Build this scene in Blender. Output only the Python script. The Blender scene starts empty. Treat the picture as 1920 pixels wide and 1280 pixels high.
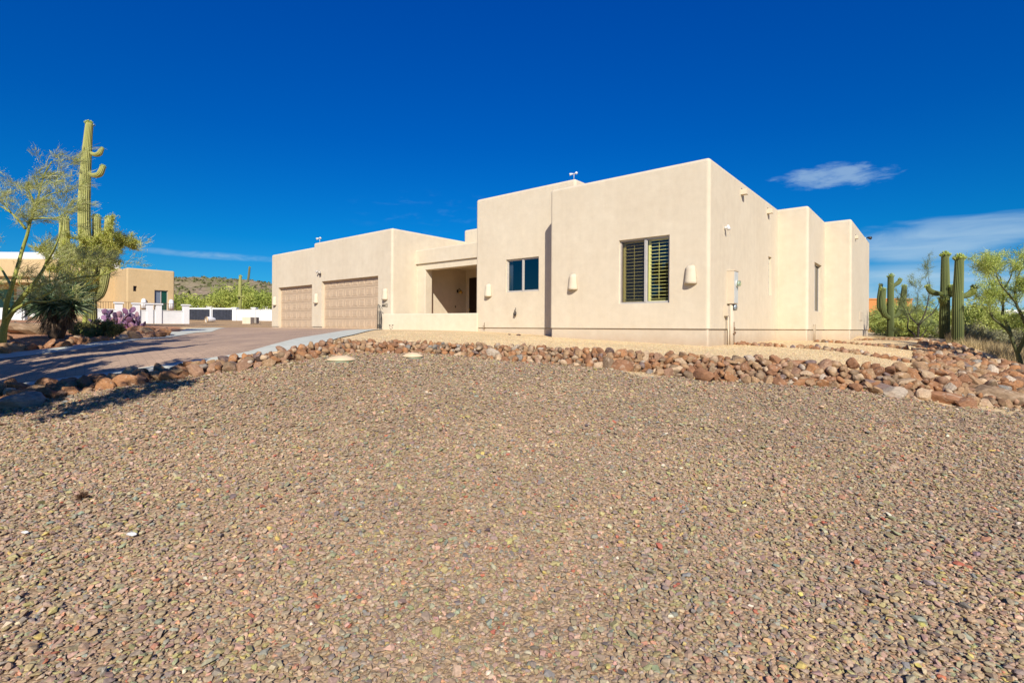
import bpy, bmesh, math, random
import numpy as np
from mathutils import Vector, Matrix, noise as mnoise
R = math.radians
random.seed(7)
rng = np.random.default_rng(7)
SC = bpy.context.scene
COL = SC.collection

# ------------------------------------------------------------------ camera
CZ = 1.5                       # eye height; the bottom edge of the stucco lies at this level
F = 954.0                      # focal length in photo pixels (1920 wide)
ROLL = R(0.33)
HOR = 614.2
cam = bpy.data.cameras.new('camera')
cam.sensor_width = 36
cam.lens = F / 1920 * 36
cam.shift_y = (HOR - 640) / 1920
cam.clip_start = 0.05
cam.clip_end = 6000
co = bpy.data.objects.new('camera', cam)
COL.objects.link(co)
co.location = (0, 0, CZ)
co.rotation_euler = (R(90), -ROLL, 0)
SC.camera = co

# ------------------------------------------------------------------ light
SUN_EL = 35.0
SDX, SDY = -0.0733, 0.9973     # horizontal travel of the light
sun = bpy.data.lights.new('sun', 'SUN')
sun.energy = 4.6
sun.angle = R(0.55)
sun.color = (1.0, 0.93, 0.82)
so = bpy.data.objects.new('sun', sun)
COL.objects.link(so)
ldir = Vector((SDX * math.cos(R(SUN_EL)), SDY * math.cos(R(SUN_EL)), -math.sin(R(SUN_EL))))
so.rotation_euler = ldir.to_track_quat('-Z', 'Y').to_euler()
so.location = (0, -20, 20)

W = bpy.data.worlds.new('World')
SC.world = W
W.use_nodes = True
wt = W.node_tree
wt.nodes.clear()
def wn(t, **k):
    n = wt.nodes.new(t)
    for a, b in k.items():
        setattr(n, a, b)
    return n
def wl(a, b): wt.links.new(a, b)
def wmath(op, a, b=None, c=None):
    n = wn('ShaderNodeMath', operation=op)
    for i, v in enumerate((a, b, c)):
        if v is None: continue
        if isinstance(v, (int, float)): n.inputs[i].default_value = v
        else: wl(v, n.inputs[i])
    return n.outputs[0]
sky = wn('ShaderNodeTexSky', sky_type='NISHITA')
sky.sun_disc = False
sky.sun_elevation = R(SUN_EL)
sky.sun_rotation = R(176)
sky.altitude = 900
sky.air_density = 1.0
sky.dust_density = 0.1
sky.ozone_density = 3.0
tc = wn('ShaderNodeTexCoord')
sep = wn('ShaderNodeSeparateXYZ')
wl(tc.outputs['Generated'], sep.inputs[0])
ramp = wn('ShaderNodeValToRGB')
ramp.color_ramp.interpolation = 'LINEAR'
els = ramp.color_ramp.elements
els[0].position = 0.0;  els[0].color = (0.12, 0.50, 0.72, 1)
els[1].position = 0.55; els[1].color = (0.0, 0.40, 1.18, 1)
e = els.new(0.155); e.color = (0.01, 0.44, 0.80, 1)
e = els.new(0.336); e.color = (0.0, 0.39, 0.96, 1)
wl(sep.outputs[2], ramp.inputs[0])
mul = wn('ShaderNodeMixRGB', blend_type='MULTIPLY')
mul.inputs[0].default_value = 1
wl(sky.outputs[0], mul.inputs[1]); wl(ramp.outputs[0], mul.inputs[2])
# thin high cloud: streaked noise in azimuth / elevation, inside a few soft windows
az = wmath('ARCTAN2', sep.outputs[0], sep.outputs[1])
el = wmath('ARCSINE', sep.outputs[2])
def window(ca, wa, ce, we, tilt=0.0):
    da = wmath('DIVIDE', wmath('SUBTRACT', az, ca), wa)
    de = wmath('DIVIDE', wmath('SUBTRACT', wmath('SUBTRACT', el, ce), wmath('MULTIPLY', wmath('SUBTRACT', az, ca), tilt)), we)
    r2 = wmath('ADD', wmath('POWER', wmath('ABSOLUTE', da), 2.0), wmath('POWER', wmath('ABSOLUTE', de), 2.0))
    return wmath('MAXIMUM', wmath('SUBTRACT', 1.0, r2), 0.0)
cxy = wn('ShaderNodeCombineXYZ')
wl(wmath('MULTIPLY', az, 7.0), cxy.inputs[0]); wl(wmath('MULTIPLY', el, 34.0), cxy.inputs[1])
nz = wn('ShaderNodeTexNoise'); nz.inputs['Scale'].default_value = 1.0; nz.inputs['Detail'].default_value = 7
nz.inputs['Roughness'].default_value = 0.55; nz.inputs['Distortion'].default_value = 0.5
wl(cxy.outputs[0], nz.inputs['Vector'])
cxy2 = wn('ShaderNodeCombineXYZ')
wl(wmath('MULTIPLY', az, 22.0), cxy2.inputs[0]); wl(wmath('MULTIPLY', el, 75.0), cxy2.inputs[1])
nz2 = wn('ShaderNodeTexNoise'); nz2.inputs['Scale'].default_value = 1.0; nz2.inputs['Detail'].default_value = 8
nz2.inputs['Roughness'].default_value = 0.6; nz2.inputs['Distortion'].default_value = 0.35
wl(cxy2.outputs[0], nz2.inputs['Vector'])
def sstep(v, a, b):
    m = wn('ShaderNodeMapRange', interpolation_type='SMOOTHSTEP')
    wl(v, m.inputs[0]); m.inputs[1].default_value = a; m.inputs[2].default_value = b
    return m.outputs[0]
def dirof(px, py):
    return math.atan2(px - 960, F), math.atan2(HOR + (px - 960) * 0.0057 - py, math.hypot(px - 960, F))
a1, e1 = dirof(1560, 331)
cl1 = wmath('MULTIPLY', sstep(wmath('SUBTRACT', wmath('ADD', nz2.outputs[0], wmath('MULTIPLY', window(a1, 0.120, e1, 0.030, -0.06), 0.75)), 0.86), 0.0, 0.42), 0.50)
a2, e2 = dirof(1760, 452)
cl2 = wmath('MULTIPLY', sstep(wmath('SUBTRACT', wmath('ADD', nz.outputs[0], wmath('MULTIPLY', window(a2, 0.22, e2, 0.042, 0.02), 0.75)), 0.72), 0.0, 0.60), 0.66)
a3, e3 = dirof(1700, 545)
cl3 = wmath('MULTIPLY', wmath('MULTIPLY', sstep(window(a3, 0.36, e3, 0.050, 0.0), 0.0, 0.8), sstep(nz.outputs[0], 0.05, 0.70)), 0.74)
a4, e4 = dirof(400, 479)
cl4 = wmath('MULTIPLY', window(a4, 0.14, e4, 0.007, -0.01), wmath('MULTIPLY', sstep(nz2.outputs[0], 0.3, 0.7), 0.40))
a5, e5 = dirof(830, 405)
cl5 = wmath('MULTIPLY', window(a5, 0.20, e5, 0.05, 0.0), wmath('MULTIPLY', sstep(nz2.outputs[0], 0.5, 0.85), 0.08))
cl = wmath('MAXIMUM', wmath('MAXIMUM', wmath('MAXIMUM', cl1, cl2), wmath('MAXIMUM', cl3, cl4)), cl5)
mixc = wn('ShaderNodeMixRGB')
wl(cl, mixc.inputs[0]); wl(mul.outputs[0], mixc.inputs[1])
mixc.inputs[2].default_value = (4.2, 5.9, 7.3, 1)
bg = wn('ShaderNodeBackground')
bg.inputs[1].default_value = 0.082
wl(mixc.outputs[0], bg.inputs[0])
wo = wn('ShaderNodeOutputWorld')
wl(bg.outputs[0], wo.inputs[0])

SC.view_settings.view_transform = 'Standard'
SC.view_settings.look = 'None'
SC.view_settings.exposure = 0.42
SC.view_settings.gamma = 1
SC.render.engine = 'CYCLES'
SC.cycles.max_bounces = 6
SC.cycles.transparent_max_bounces = 10

# ------------------------------------------------------------------ helpers
def wx(px, py, D):
    """world point seen at photo pixel (px, py) at depth D"""
    dx, dy = px - 960, HOR - py
    c, s = math.cos(ROLL), math.sin(ROLL)
    return Vector(((dx * c - dy * s) / F * D, D, CZ + (dy * c + dx * s) / F * D))

def tag(o, label=None, cat=None, group=None, kind=None):
    if label: o['label'] = label
    if cat: o['category'] = cat
    if group: o['group'] = group
    if kind: o['kind'] = kind
    return o

def empty(name, loc, rz=0.0):
    o = bpy.data.objects.new(name, None)
    o.empty_display_size = 0.2
    o.location = loc; o.rotation_euler = (0, 0, rz)
    COL.objects.link(o)
    return o

class MB:
    def __init__(s): s.v = []; s.f = []; s.sm = []
    def add(s, vs, fs, smooth=False):
        b = len(s.v)
        s.v += [tuple(p) for p in vs]
        s.f += [tuple(i + b for i in f) for f in fs]
        s.sm += [smooth] * len(fs)
    def box(s, x0, x1, y0, y1, z0, z1):
        s.add([(x0,y0,z0),(x1,y0,z0),(x1,y1,z0),(x0,y1,z0),(x0,y0,z1),(x1,y0,z1),(x1,y1,z1),(x0,y1,z1)],
              [(0,3,2,1),(4,5,6,7),(0,1,5,4),(1,2,6,5),(2,3,7,6),(3,0,4,7)])
    def tube(s, pts, rad, n=8, caps=True):
        pts = [Vector(p) for p in pts]
        if not hasattr(rad, '__len__'): rad = [rad] * len(pts)
        vs = []; up = Vector((0.13, 0.07, 1))
        prev = None
        for i, p in enumerate(pts):
            t = (pts[min(i + 1, len(pts) - 1)] - pts[max(i - 1, 0)]).normalized()
            if prev is None:
                a = t.cross(up if abs(t.dot(up.normalized())) < 0.95 else Vector((1, 0, 0))).normalized()
            else:
                a = (prev - t * prev.dot(t)).normalized()
            prev = a
            b = t.cross(a)
            for k in range(n):
                an = 2 * math.pi * k / n
                vs.append(p + (a * math.cos(an) + b * math.sin(an)) * rad[i])
        fs = []
        for i in range(len(pts) - 1):
            for k in range(n):
                fs.append((i*n+k, i*n+(k+1)%n, (i+1)*n+(k+1)%n, (i+1)*n+k))
        if caps:
            fs.append(tuple(reversed(range(n)))); fs.append(tuple((len(pts)-1)*n+k for k in range(n)))
        s.add(vs, fs, True)
    def ball(s, c, r, n=10, m=7, sq=(1,1,1)):
        vs = []; fs = []
        for i in range(m + 1):
            th = math.pi * i / m
            for k in range(n):
                a = 2 * math.pi * k / n
                vs.append((c[0]+r*sq[0]*math.sin(th)*math.cos(a), c[1]+r*sq[1]*math.sin(th)*math.sin(a), c[2]+r*sq[2]*math.cos(th)))
        for i in range(m):
            for k in range(n):
                fs.append((i*n+k, (i+1)*n+k, (i+1)*n+(k+1)%n, i*n+(k+1)%n))
        s.add(vs, fs, True)
    def build(s, name, mat, parent=None):
        me = bpy.data.meshes.new(name)
        me.from_pydata(s.v, [], s.f)
        me.polygons.foreach_set('use_smooth', s.sm)
        me.materials.append(mat)
        me.update()
        o = bpy.data.objects.new(name, me)
        COL.objects.link(o)
        if parent is not None: o.parent = parent
        return o

def np_mesh(name, V, Fc, mat, parent=None, col=None, smooth=False, attr='tone'):
    """V (n,3), Fc (m,k) constant k"""
    me = bpy.data.meshes.new(name)
    n, (m, k) = len(V), Fc.shape
    me.vertices.add(n); me.vertices.foreach_set('co', V.astype(np.float32).ravel())
    me.loops.add(m * k); me.loops.foreach_set('vertex_index', Fc.astype(np.int32).ravel())
    me.polygons.add(m)
    me.polygons.foreach_set('loop_start', np.arange(0, m * k, k, dtype=np.int32))
    me.polygons.foreach_set('use_smooth', np.full(m, smooth))
    me.update(calc_edges=True)
    if col is not None:
        a = me.attributes.new(attr, 'FLOAT_COLOR', 'POINT')
        c4 = np.ones((n, 4), np.float32); c4[:, :3] = col
        a.data.foreach_set('color', c4.ravel())
    me.materials.append(mat)
    o = bpy.data.objects.new(name, me)
    COL.objects.link(o)
    if parent is not None: o.parent = parent
    return o

# ------------------------------------------------------------------ materials
class NT:
    def __init__(s, name):
        s.m = bpy.data.materials.new(name); s.m.use_nodes = True
        s.t = s.m.node_tree; s.t.nodes.clear()
        s.out = s.n('ShaderNodeOutputMaterial'); s.b = s.n('ShaderNodeBsdfPrincipled')
        s.l(s.b.outputs[0], s.out.inputs[0])
    def n(s, t, **k):
        x = s.t.nodes.new(t)
        for a, b in k.items(): setattr(x, a, b)
        return x
    def l(s, a, b): s.t.links.new(a, b)
    def co(s, kind='Object'): return s.n('ShaderNodeTexCoord').outputs[kind]
    def noise(s, scale, detail=4, rough=0.55, vec=None, dist=0.0):
        x = s.n('ShaderNodeTexNoise'); x.inputs['Scale'].default_value = scale
        x.inputs['Detail'].default_value = detail; x.inputs['Roughness'].default_value = rough; x.inputs['Distortion'].default_value = dist
        if vec is not None: s.l(vec, x.inputs['Vector'])
        return x
    def vor(s, scale, vec=None, feature='F1'):
        x = s.n('ShaderNodeTexVoronoi', feature=feature); x.inputs['Scale'].default_value = scale
        if vec is not None: s.l(vec, x.inputs['Vector'])
        return x
    def ramp(s, fac, stops):
        x = s.n('ShaderNodeValToRGB'); e = x.color_ramp.elements
        e[0].position, e[0].color = stops[0][0], (*stops[0][1], 1)
        e[1].position, e[1].color = stops[-1][0], (*stops[-1][1], 1)
        for p, c in stops[1:-1]:
            q = e.new(p); q.color = (*c, 1)
        s.l(fac, x.inputs[0]); return x.outputs[0]
    def mix(s, fac, a, b, mode='MIX'):
        x = s.n('ShaderNodeMixRGB', blend_type=mode)
        for i, v in enumerate((fac, a, b)):
            if isinstance(v, (int, float)): x.inputs[i].default_value = v
            elif isinstance(v, tuple): x.inputs[i].default_value = (*v, 1)
            else: s.l(v, x.inputs[i])
        return x.outputs[0]
    def bump(s, h, st, dist=0.01):
        x = s.n('ShaderNodeBump'); x.inputs['Strength'].default_value = st; x.inputs['Distance'].default_value = dist
        s.l(h, x.inputs['Height']); s.l(x.outputs[0], s.b.inputs['Normal']); return x
    def set(s, col=None, rough=0.8, metal=0.0, spec=0.3):
        if col is not None:
            if isinstance(col, tuple): s.b.inputs['Base Color'].default_value = (*col, 1)
            else: s.l(col, s.b.inputs['Base Color'])
        s.b.inputs['Roughness'].default_value = rough; s.b.inputs['Metallic'].default_value = metal
        s.b.inputs['Specular IOR Level'].default_value = spec
        return s.m

def stucco(name, c1, c2, seed=0.0):
    t = NT(name)
    mp = t.n('ShaderNodeMapping'); mp.inputs['Location'].default_value = (seed, seed * 2, seed)
    t.l(t.co(), mp.inputs[0])
    v = mp.outputs[0]
    big = t.noise(0.55, 5, 0.6, v)
    mid = t.noise(4.0, 5, 0.6, v)
    st = t.n('ShaderNodeMapping'); st.inputs['Scale'].default_value = (5, 5, 0.25); t.l(v, st.inputs[0])
    streak = t.noise(1.0, 5, 0.6, st.outputs[0])
    c = t.ramp(big.outputs[0], [(0.36, c1), (0.64, c2)])
    c = t.mix(0.32, c, t.ramp(mid.outputs[0], [(0.3, tuple(x * 0.8 for x in c1)), (0.75, c2)]))
    c = t.mix(1.0, c, t.ramp(streak.outputs[0], [(0.30, (0.97, 0.965, 0.955)), (0.60, (1, 1, 1))]), 'MULTIPLY')
    fine = t.noise(130, 3, 0.6, v)
    add = t.n('ShaderNodeMath', operation='ADD'); t.l(fine.outputs[0], add.inputs[0])
    m3 = t.n('ShaderNodeMath', operation='MULTIPLY'); m3.inputs[1].default_value = 6.0
    wav = t.noise(1.6, 3, 0.5, v); t.l(wav.outputs[0], m3.inputs[0]); t.l(m3.outputs[0], add.inputs[1])
    t.bump(add.outputs[0], 0.5, 0.006)
    return t.set(c, 0.92, 0, 0.15)

def plain(name, c, rough=0.6, metal=0.0, spec=0.4, var=0.15, scale=12, bump=0.0):
    t = NT(name)
    nz = t.noise(scale, 4, 0.6, t.co())
    c2 = t.ramp(nz.outputs[0], [(0.3, tuple(x * (1 - var) for x in c)), (0.7, tuple(min(1, x * (1 + var)) for x in c))])
    if bump: t.bump(nz.outputs[0], bump, 0.01)
    return t.set(c2, rough, metal, spec)

def splash(mat, c=(0.40, 0.27, 0.16)):
    """reddish dust stain thrown up on the lowest part of the wall"""
    t = mat.node_tree; b = [n for n in t.nodes if n.type == 'BSDF_PRINCIPLED'][0]
    src = b.inputs['Base Color'].links[0].from_socket
    tcn = t.nodes.new('ShaderNodeTexCoord'); sp = t.nodes.new('ShaderNodeSeparateXYZ'); t.links.new(tcn.outputs['Object'], sp.inputs[0])
    nz = t.nodes.new('ShaderNodeTexNoise'); nz.inputs['Scale'].default_value = 2.2; nz.inputs['Detail'].default_value = 8; nz.inputs['Roughness'].default_value = .7
    t.links.new(tcn.outputs['Object'], nz.inputs['Vector'])
    m = t.nodes.new('ShaderNodeMath'); m.operation = 'MULTIPLY_ADD'; t.links.new(nz.outputs[0], m.inputs[0]); m.inputs[1].default_value = -.55; t.links.new(sp.outputs[2], m.inputs[2])
    r = t.nodes.new('ShaderNodeMapRange'); t.links.new(m.outputs[0], r.inputs[0]); r.inputs[1].default_value = .78; r.inputs[2].default_value = 1.12; r.inputs[3].default_value = .45; r.inputs[4].default_value = 0
    x = t.nodes.new('ShaderNodeMixRGB'); t.links.new(r.outputs[0], x.inputs[0]); t.links.new(src, x.inputs[1]); x.inputs[2].default_value = (*c, 1)
    t.links.new(x.outputs[0], b.inputs['Base Color'])
    return mat
M = {}
M['stucco'] = stucco('cream_stucco', (0.635, 0.545, 0.400), (0.685, 0.60, 0.45))
M['plinth'] = stucco('plinth_stucco', (0.58, 0.49, 0.365), (0.62, 0.53, 0.40), 3.0)
splash(M['plinth'])
M['garage_door'] = plain('tan_door_paint', (0.50, 0.38, 0.255), 0.55, var=0.05, scale=3)
M['nstucco'] = stucco('ochre_stucco', (0.54, 0.395, 0.21), (0.60, 0.445, 0.245), 5.0)
M['white_wall'] = stucco('white_stucco', (0.68, 0.68, 0.66), (0.76, 0.76, 0.74), 8.0)
M['orange'] = stucco('orange_stucco', (0.52, 0.22, 0.07), (0.58, 0.25, 0.085), 1.0)
M['alu'] = plain('light_aluminium', (0.50, 0.47, 0.42), 0.45, 0.2, 0.5, 0.06)
M['bronze'] = plain('dark_bronze', (0.05, 0.04, 0.035), 0.4, 0.4, 0.5, 0.2)
M['dark'] = plain('unlit_black', (0.012, 0.012, 0.014), 0.9, 0, 0.1, 0.1)
M['black'] = plain('black_metal', (0.02, 0.022, 0.022), 0.45, 0.3, 0.5, 0.2)
M['slat'] = plain('cream_slat', (0.92, 0.82, 0.30), 0.5, 0, 0.3, 0.05)
M['brass'] = plain('brass', (0.65, 0.45, 0.10), 0.25, 0.9, 0.5, 0.1)
M['greymetal'] = plain('grey_painted_metal', (0.56, 0.57, 0.53), 0.45, 0.1, 0.4, 0.06)
M['white'] = plain('white_paint', (0.72, 0.72, 0.70), 0.5, 0, 0.4, 0.04)
M['door_wood'] = plain('dark_door_wood', (0.025, 0.014, 0.010), 0.5, 0, 0.3, 0.3, 6)
M['soffit'] = stucco('soffit_stucco', (0.55, 0.42, 0.30), (0.62, 0.49, 0.36), 11.0)
M['slats_dark'] = plain('dark_slate_slat', (0.035, 0.04, 0.055), 0.6, 0, 0.3, 0.35, 5)
M['iron'] = plain('brown_iron', (0.20, 0.12, 0.07), 0.6, 0.3, 0.3, 0.2)
M['teal'] = plain('teal_blind', (0.06, 0.22, 0.20), 0.6, 0, 0.3, 0.2)
M['greenrim'] = plain('green_plastic', (0.16, 0.22, 0.13), 0.5, 0, 0.4, 0.2)
M['lid'] = plain('tan_plastic_lid', (0.66, 0.50, 0.31), 0.7, 0, 0.3, 0.12, 5)
M['bounce_floor'] = plain('warm_bounce_floor', (0.50, 0.28, 0.14), 0.8, 0, 0.2, 0.15, 4)  # made-up warm tone, chosen for the light it bounces
M['shaded_wall'] = plain('shade_toned_wall', (0.12, 0.16, 0.24), 0.8, 0, 0.2, 0.1)  # shade on the far house wall, put into its colour

def glass(name, tint, refl, rough=0.02):
    t = NT(name)
    tr = t.n('ShaderNodeBsdfTransparent'); tr.inputs[0].default_value = (*tint, 1)
    gl = t.n('ShaderNodeBsdfGlossy'); gl.inputs['Roughness'].default_value = rough
    gl.inputs[0].default_value = (1, 1, 1, 1)
    lw = t.n('ShaderNodeLayerWeight'); lw.inputs[0].default_value = 0.25
    mr = t.n('ShaderNodeMapRange'); t.l(lw.outputs['Fresnel'], mr.inputs[0]); mr.inputs[3].default_value = refl; mr.inputs[4].default_value = 0.6
    mx = t.n('ShaderNodeMixShader'); t.l(mr.outputs[0], mx.inputs[0]); t.l(tr.outputs[0], mx.inputs[1]); t.l(gl.outputs[0], mx.inputs[2])
    t.l(mx.outputs[0], t.out.inputs[0]); t.t.nodes.remove(t.b)
    return t.m
M['glass'] = glass('clear_glass', (0.86, 0.90, 0.88), 0.06)
M['glass_dark'] = glass('tinted_glass', (0.22, 0.25, 0.28), 0.10)
M['screen'] = glass('insect_screen', (0.62, 0.58, 0.56), 0.01, 0.6)
M['meterglass'] = glass('meter_glass', (0.85, 0.95, 0.82), 0.12)

def ground_mat():
    t = NT('ground_gravel')
    a = t.n('ShaderNodeAttribute', attribute_name='tone')
    v = t.co()
    w = t.noise(6, 2, 0.5, v)
    wv = t.n('ShaderNodeVectorMath', operation='MULTIPLY_ADD')
    t.l(w.outputs['Color'], wv.inputs[0]); wv.inputs[1].default_value = (0.03, 0.03, 0.03); t.l(v, wv.inputs[2])
    vo = t.vor(62, wv.outputs[0]); vo2 = t.vor(34, wv.outputs[0])
    cellc = t.n('ShaderNodeSeparateColor'); t.l(vo.outputs['Color'], cellc.inputs[0])
    cell2 = t.n('ShaderNodeSeparateColor'); t.l(vo2.outputs['Color'], cell2.inputs[0])
    g = t.ramp(cellc.outputs[0], [(0.0, (0.60, 0.56, 0.52)), (0.35, (0.90, 0.88, 0.84)), (0.75, (1.08, 1.04, 0.98)), (1.0, (1.40, 1.38, 1.34))])
    c = t.mix(1.0, a.outputs['Color'], g, 'MULTIPLY')
    big = t.noise(0.9, 5, 0.6, v)
    c = t.mix(1.0, c, t.ramp(big.outputs[0], [(0.3, (0.86, 0.85, 0.84)), (0.7, (1.10, 1.09, 1.07))]), 'MULTIPLY')
    t.bump(vo.outputs['Distance'], 0.9, -0.008)
    return t.set(c, 0.93, 0, 0.15)
M['ground'] = ground_mat()

def attr_mat(name, rough=0.85, spec=0.2, bump=0.0, bscale=60, attr='tone', trans=0.0, var=0.0):
    t = NT(name)
    a = t.n('ShaderNodeAttribute', attribute_name=attr)
    c = a.outputs['Color']
    nz = t.noise(bscale, 4, 0.6, t.co())
    if var:
        c = t.mix(1.0, c, t.ramp(nz.outputs[0], [(0.3, (1 - var,) * 3), (0.7, (1 + var,) * 3)]), 'MULTIPLY')
    if bump: t.bump(nz.outputs[0], bump, 0.004)
    m = t.set(c, rough, 0, spec)
    if trans:
        tr = t.n('ShaderNodeBsdfTranslucent'); t.l(c, tr.inputs[0])
        mx = t.n('ShaderNodeMixShader'); mx.inputs[0].default_value = trans
        t.l(t.b.outputs[0], mx.inputs[1]); t.l(tr.outputs[0], mx.inputs[2]); t.l(mx.outputs[0], t.out.inputs[0])
    return m
M['stone'] = attr_mat('gravel_stone', 0.8, 0.25, var=0.22, bscale=90)
M['leaf'] = attr_mat('leaf', 0.7, 0.25, trans=0.30)
M['bark'] = attr_mat('green_bark', 0.7, 0.2, bump=0.5, bscale=30, var=0.25)
M['cactus'] = attr_mat('cactus_skin', 0.65, 0.25, bump=0.3, bscale=40, var=0.12)

def rock_nodes(name, src):
    t = NT(name)
    if src == 'object':
        base = t.n('ShaderNodeObjectInfo').outputs['Color']
        rnd = t.n('ShaderNodeObjectInfo').outputs['Random']
    else:
        base = t.n('ShaderNodeAttribute', attribute_name='tone').outputs['Color']; rnd = None
    v = t.co('Object')
    if rnd is not None:
        o = t.n('ShaderNodeVectorMath', operation='ADD'); t.l(v, o.inputs[0])
        k = t.n('ShaderNodeMath', operation='MULTIPLY'); t.l(rnd, k.inputs[0]); k.inputs[1].default_value = 40
        t.l(k.outputs[0], o.inputs[1]); v = o.outputs[0]
    sc = 1.0 if src == 'object' else 4.0
    n1 = t.noise(1.8 * sc, 6, 0.7, v, 0.6); n2 = t.noise(3.5 * sc, 7, 0.75, v); n3 = t.noise(0.9 * sc, 3, 0.5, v)
    c = t.mix(1.0, base, t.ramp(n2.outputs[0], [(0.30, (0.55, 0.50, 0.46)), (0.5, (1.0, 1.0, .98)), (0.72, (1.40, 1.38, 1.34))]), 'MULTIPLY')
    c = t.mix(t.ramp(n1.outputs[0], [(0.56, (0, 0, 0)), (0.66, (0.6, 0.6, 0.6))]), c, (0.52, 0.40, 0.28))
    c = t.mix(t.ramp(n3.outputs[0], [(0.56, (0, 0, 0)), (0.72, (0.45, 0.45, 0.45))]), c, (0.34, 0.18, 0.10))
    t.bump(n2.outputs[0], 0.8, 0.014)
    return t.set(c, 0.85, 0, 0.25)
M['rock'] = rock_nodes('rock', 'object')
M['rock_small'] = rock_nodes('rock_small', 'attr')

def paver_mat():
    t = NT('driveway_pavers')
    v = t.co()
    mp = t.n('ShaderNodeMapping'); mp.inputs['Rotation'].default_value = (0, 0, R(-40)); t.l(v, mp.inputs[0])
    br = t.n('ShaderNodeTexBrick'); t.l(mp.outputs[0], br.inputs['Vector'])
    br.inputs['Scale'].default_value = 1.0; br.inputs['Brick Width'].default_value = 0.22; br.inputs['Row Height'].default_value = 0.11
    br.inputs['Mortar Size'].default_value = 0.006; br.inputs['Mortar Smooth'].default_value = 0.3
    br.inputs['Color1'].default_value = (0.48, 0.345, 0.24, 1); br.inputs['Color2'].default_value = (0.385, 0.275, 0.195, 1)
    br.inputs['Mortar'].default_value = (0.28, 0.20, 0.145, 1)
    big = t.noise(0.5, 5, 0.6, v)
    c = t.mix(1.0, br.outputs['Color'], t.ramp(big.outputs[0], [(0.34, (0.80, 0.80, 0.83)), (0.66, (1.16, 1.14, 1.10))]), 'MULTIPLY')
    t.bump(br.outputs['Fac'], 0.4, -0.004)
    return t.set(c, 0.85, 0, 0.2)
M['pavers'] = paver_mat()
M['concrete'] = plain('pale_concrete', (0.52, 0.53, 0.45), 0.85, 0, 0.2, 0.10, 5, 0.2)

def hill_mat():
    t = NT('hillside')
    v = t.co()
    mp = t.n('ShaderNodeMapping'); mp.inputs['Scale'].default_value = (1, 1, 2.6); t.l(v, mp.inputs[0])
    n1 = t.noise(0.06, 8, 0.7, mp.outputs[0], 0.5); n2 = t.noise(0.35, 6, 0.7, mp.outputs[0])
    c = t.ramp(n2.outputs[0], [(0.30, (0.10, 0.105, 0.05)), (0.45, (0.24, 0.18, 0.12)), (0.60, (0.36, 0.28, 0.19)), (0.72, (0.46, 0.38, 0.27))])
    c = t.mix(t.ramp(n1.outputs[0], [(0.42, (0, 0, 0)), (0.58, (0.7, 0.7, 0.7))]), c, (0.22, 0.21, 0.09))
    return t.set(c, 0.95, 0, 0.1)
M['hill'] = hill_mat()

# ------------------------------------------------------------------ terrain
def tps_fit(P, z, lam=0.02):
    P = np.array(P, float); z = np.array(z, float); n = len(P)
    d = np.linalg.norm(P[:, None] - P[None], axis=2)
    K = np.where(d > 0, d * d * np.log(d + 1e-12), 0) + lam * np.eye(n)
    A = np.zeros((n + 3, n + 3)); A[:n, :n] = K; A[:n, n] = 1; A[:n, n+1:] = P; A[n, :n] = 1; A[n+1:, :n] = P.T
    s = np.linalg.solve(A, np.concatenate([z, np.zeros(3)]))
    def f(X, Y):
        X = np.asarray(X, float); Y = np.asarray(Y, float)
        out = s[n] + s[n+1] * X + s[n+2] * Y
        for i in range(n):
            r2 = (X - P[i, 0])**2 + (Y - P[i, 1])**2
            out = out + s[i] * 0.5 * r2 * np.log(r2 + 1e-12)
        return out
    return f
def C2(px, D): return ((px - 960) / F * D, D)
def zpx(px, py, D): return CZ - (py - (HOR + (px - 960) * 0.0057)) / F * D

low_pts = [(C2(0, 6.0), zpx(0, 765, 6.0)), (C2(200, 6.6), zpx(200, 730, 6.6)), (C2(350, 7.2), zpx(350, 708, 7.2)),
           (C2(480, 7.6), zpx(480, 690, 7.6)), (C2(640, 9.3), zpx(640, 664, 9.3)), (C2(800, 9.9), zpx(800, 662, 9.9)),
           (C2(1000, 9.8), zpx(1000, 680, 9.8)), (C2(1160, 9.4), zpx(1160, 692, 9.4)), (C2(1331, 9.0), zpx(1331, 714, 9.0)),
           (C2(1500, 8.6), zpx(1500, 722, 8.6)), (C2(1700, 8.3), zpx(1700, 745, 8.3)), (C2(1920, 8.4), zpx(1920, 768, 8.4)),
           ((0, 5), 0.34), ((-3, 4.5), 0.30), ((4, 5), 0.18), ((0, 2), 0.02), ((-2.5, 2), 0.05), ((2.5, 2), -0.02), ((0, 0), -0.05),
           ((-8, 2), 0.2), ((8, 2), -0.15), ((0, -8), -0.3), ((-12, -6), -0.1), ((12, -6), -0.5), ((14, 8), -0.1), ((18, 4), -0.5), ((-14, 2), 0.2)]
z_low = tps_fit([p for p, _ in low_pts], [z for _, z in low_pts])
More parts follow.
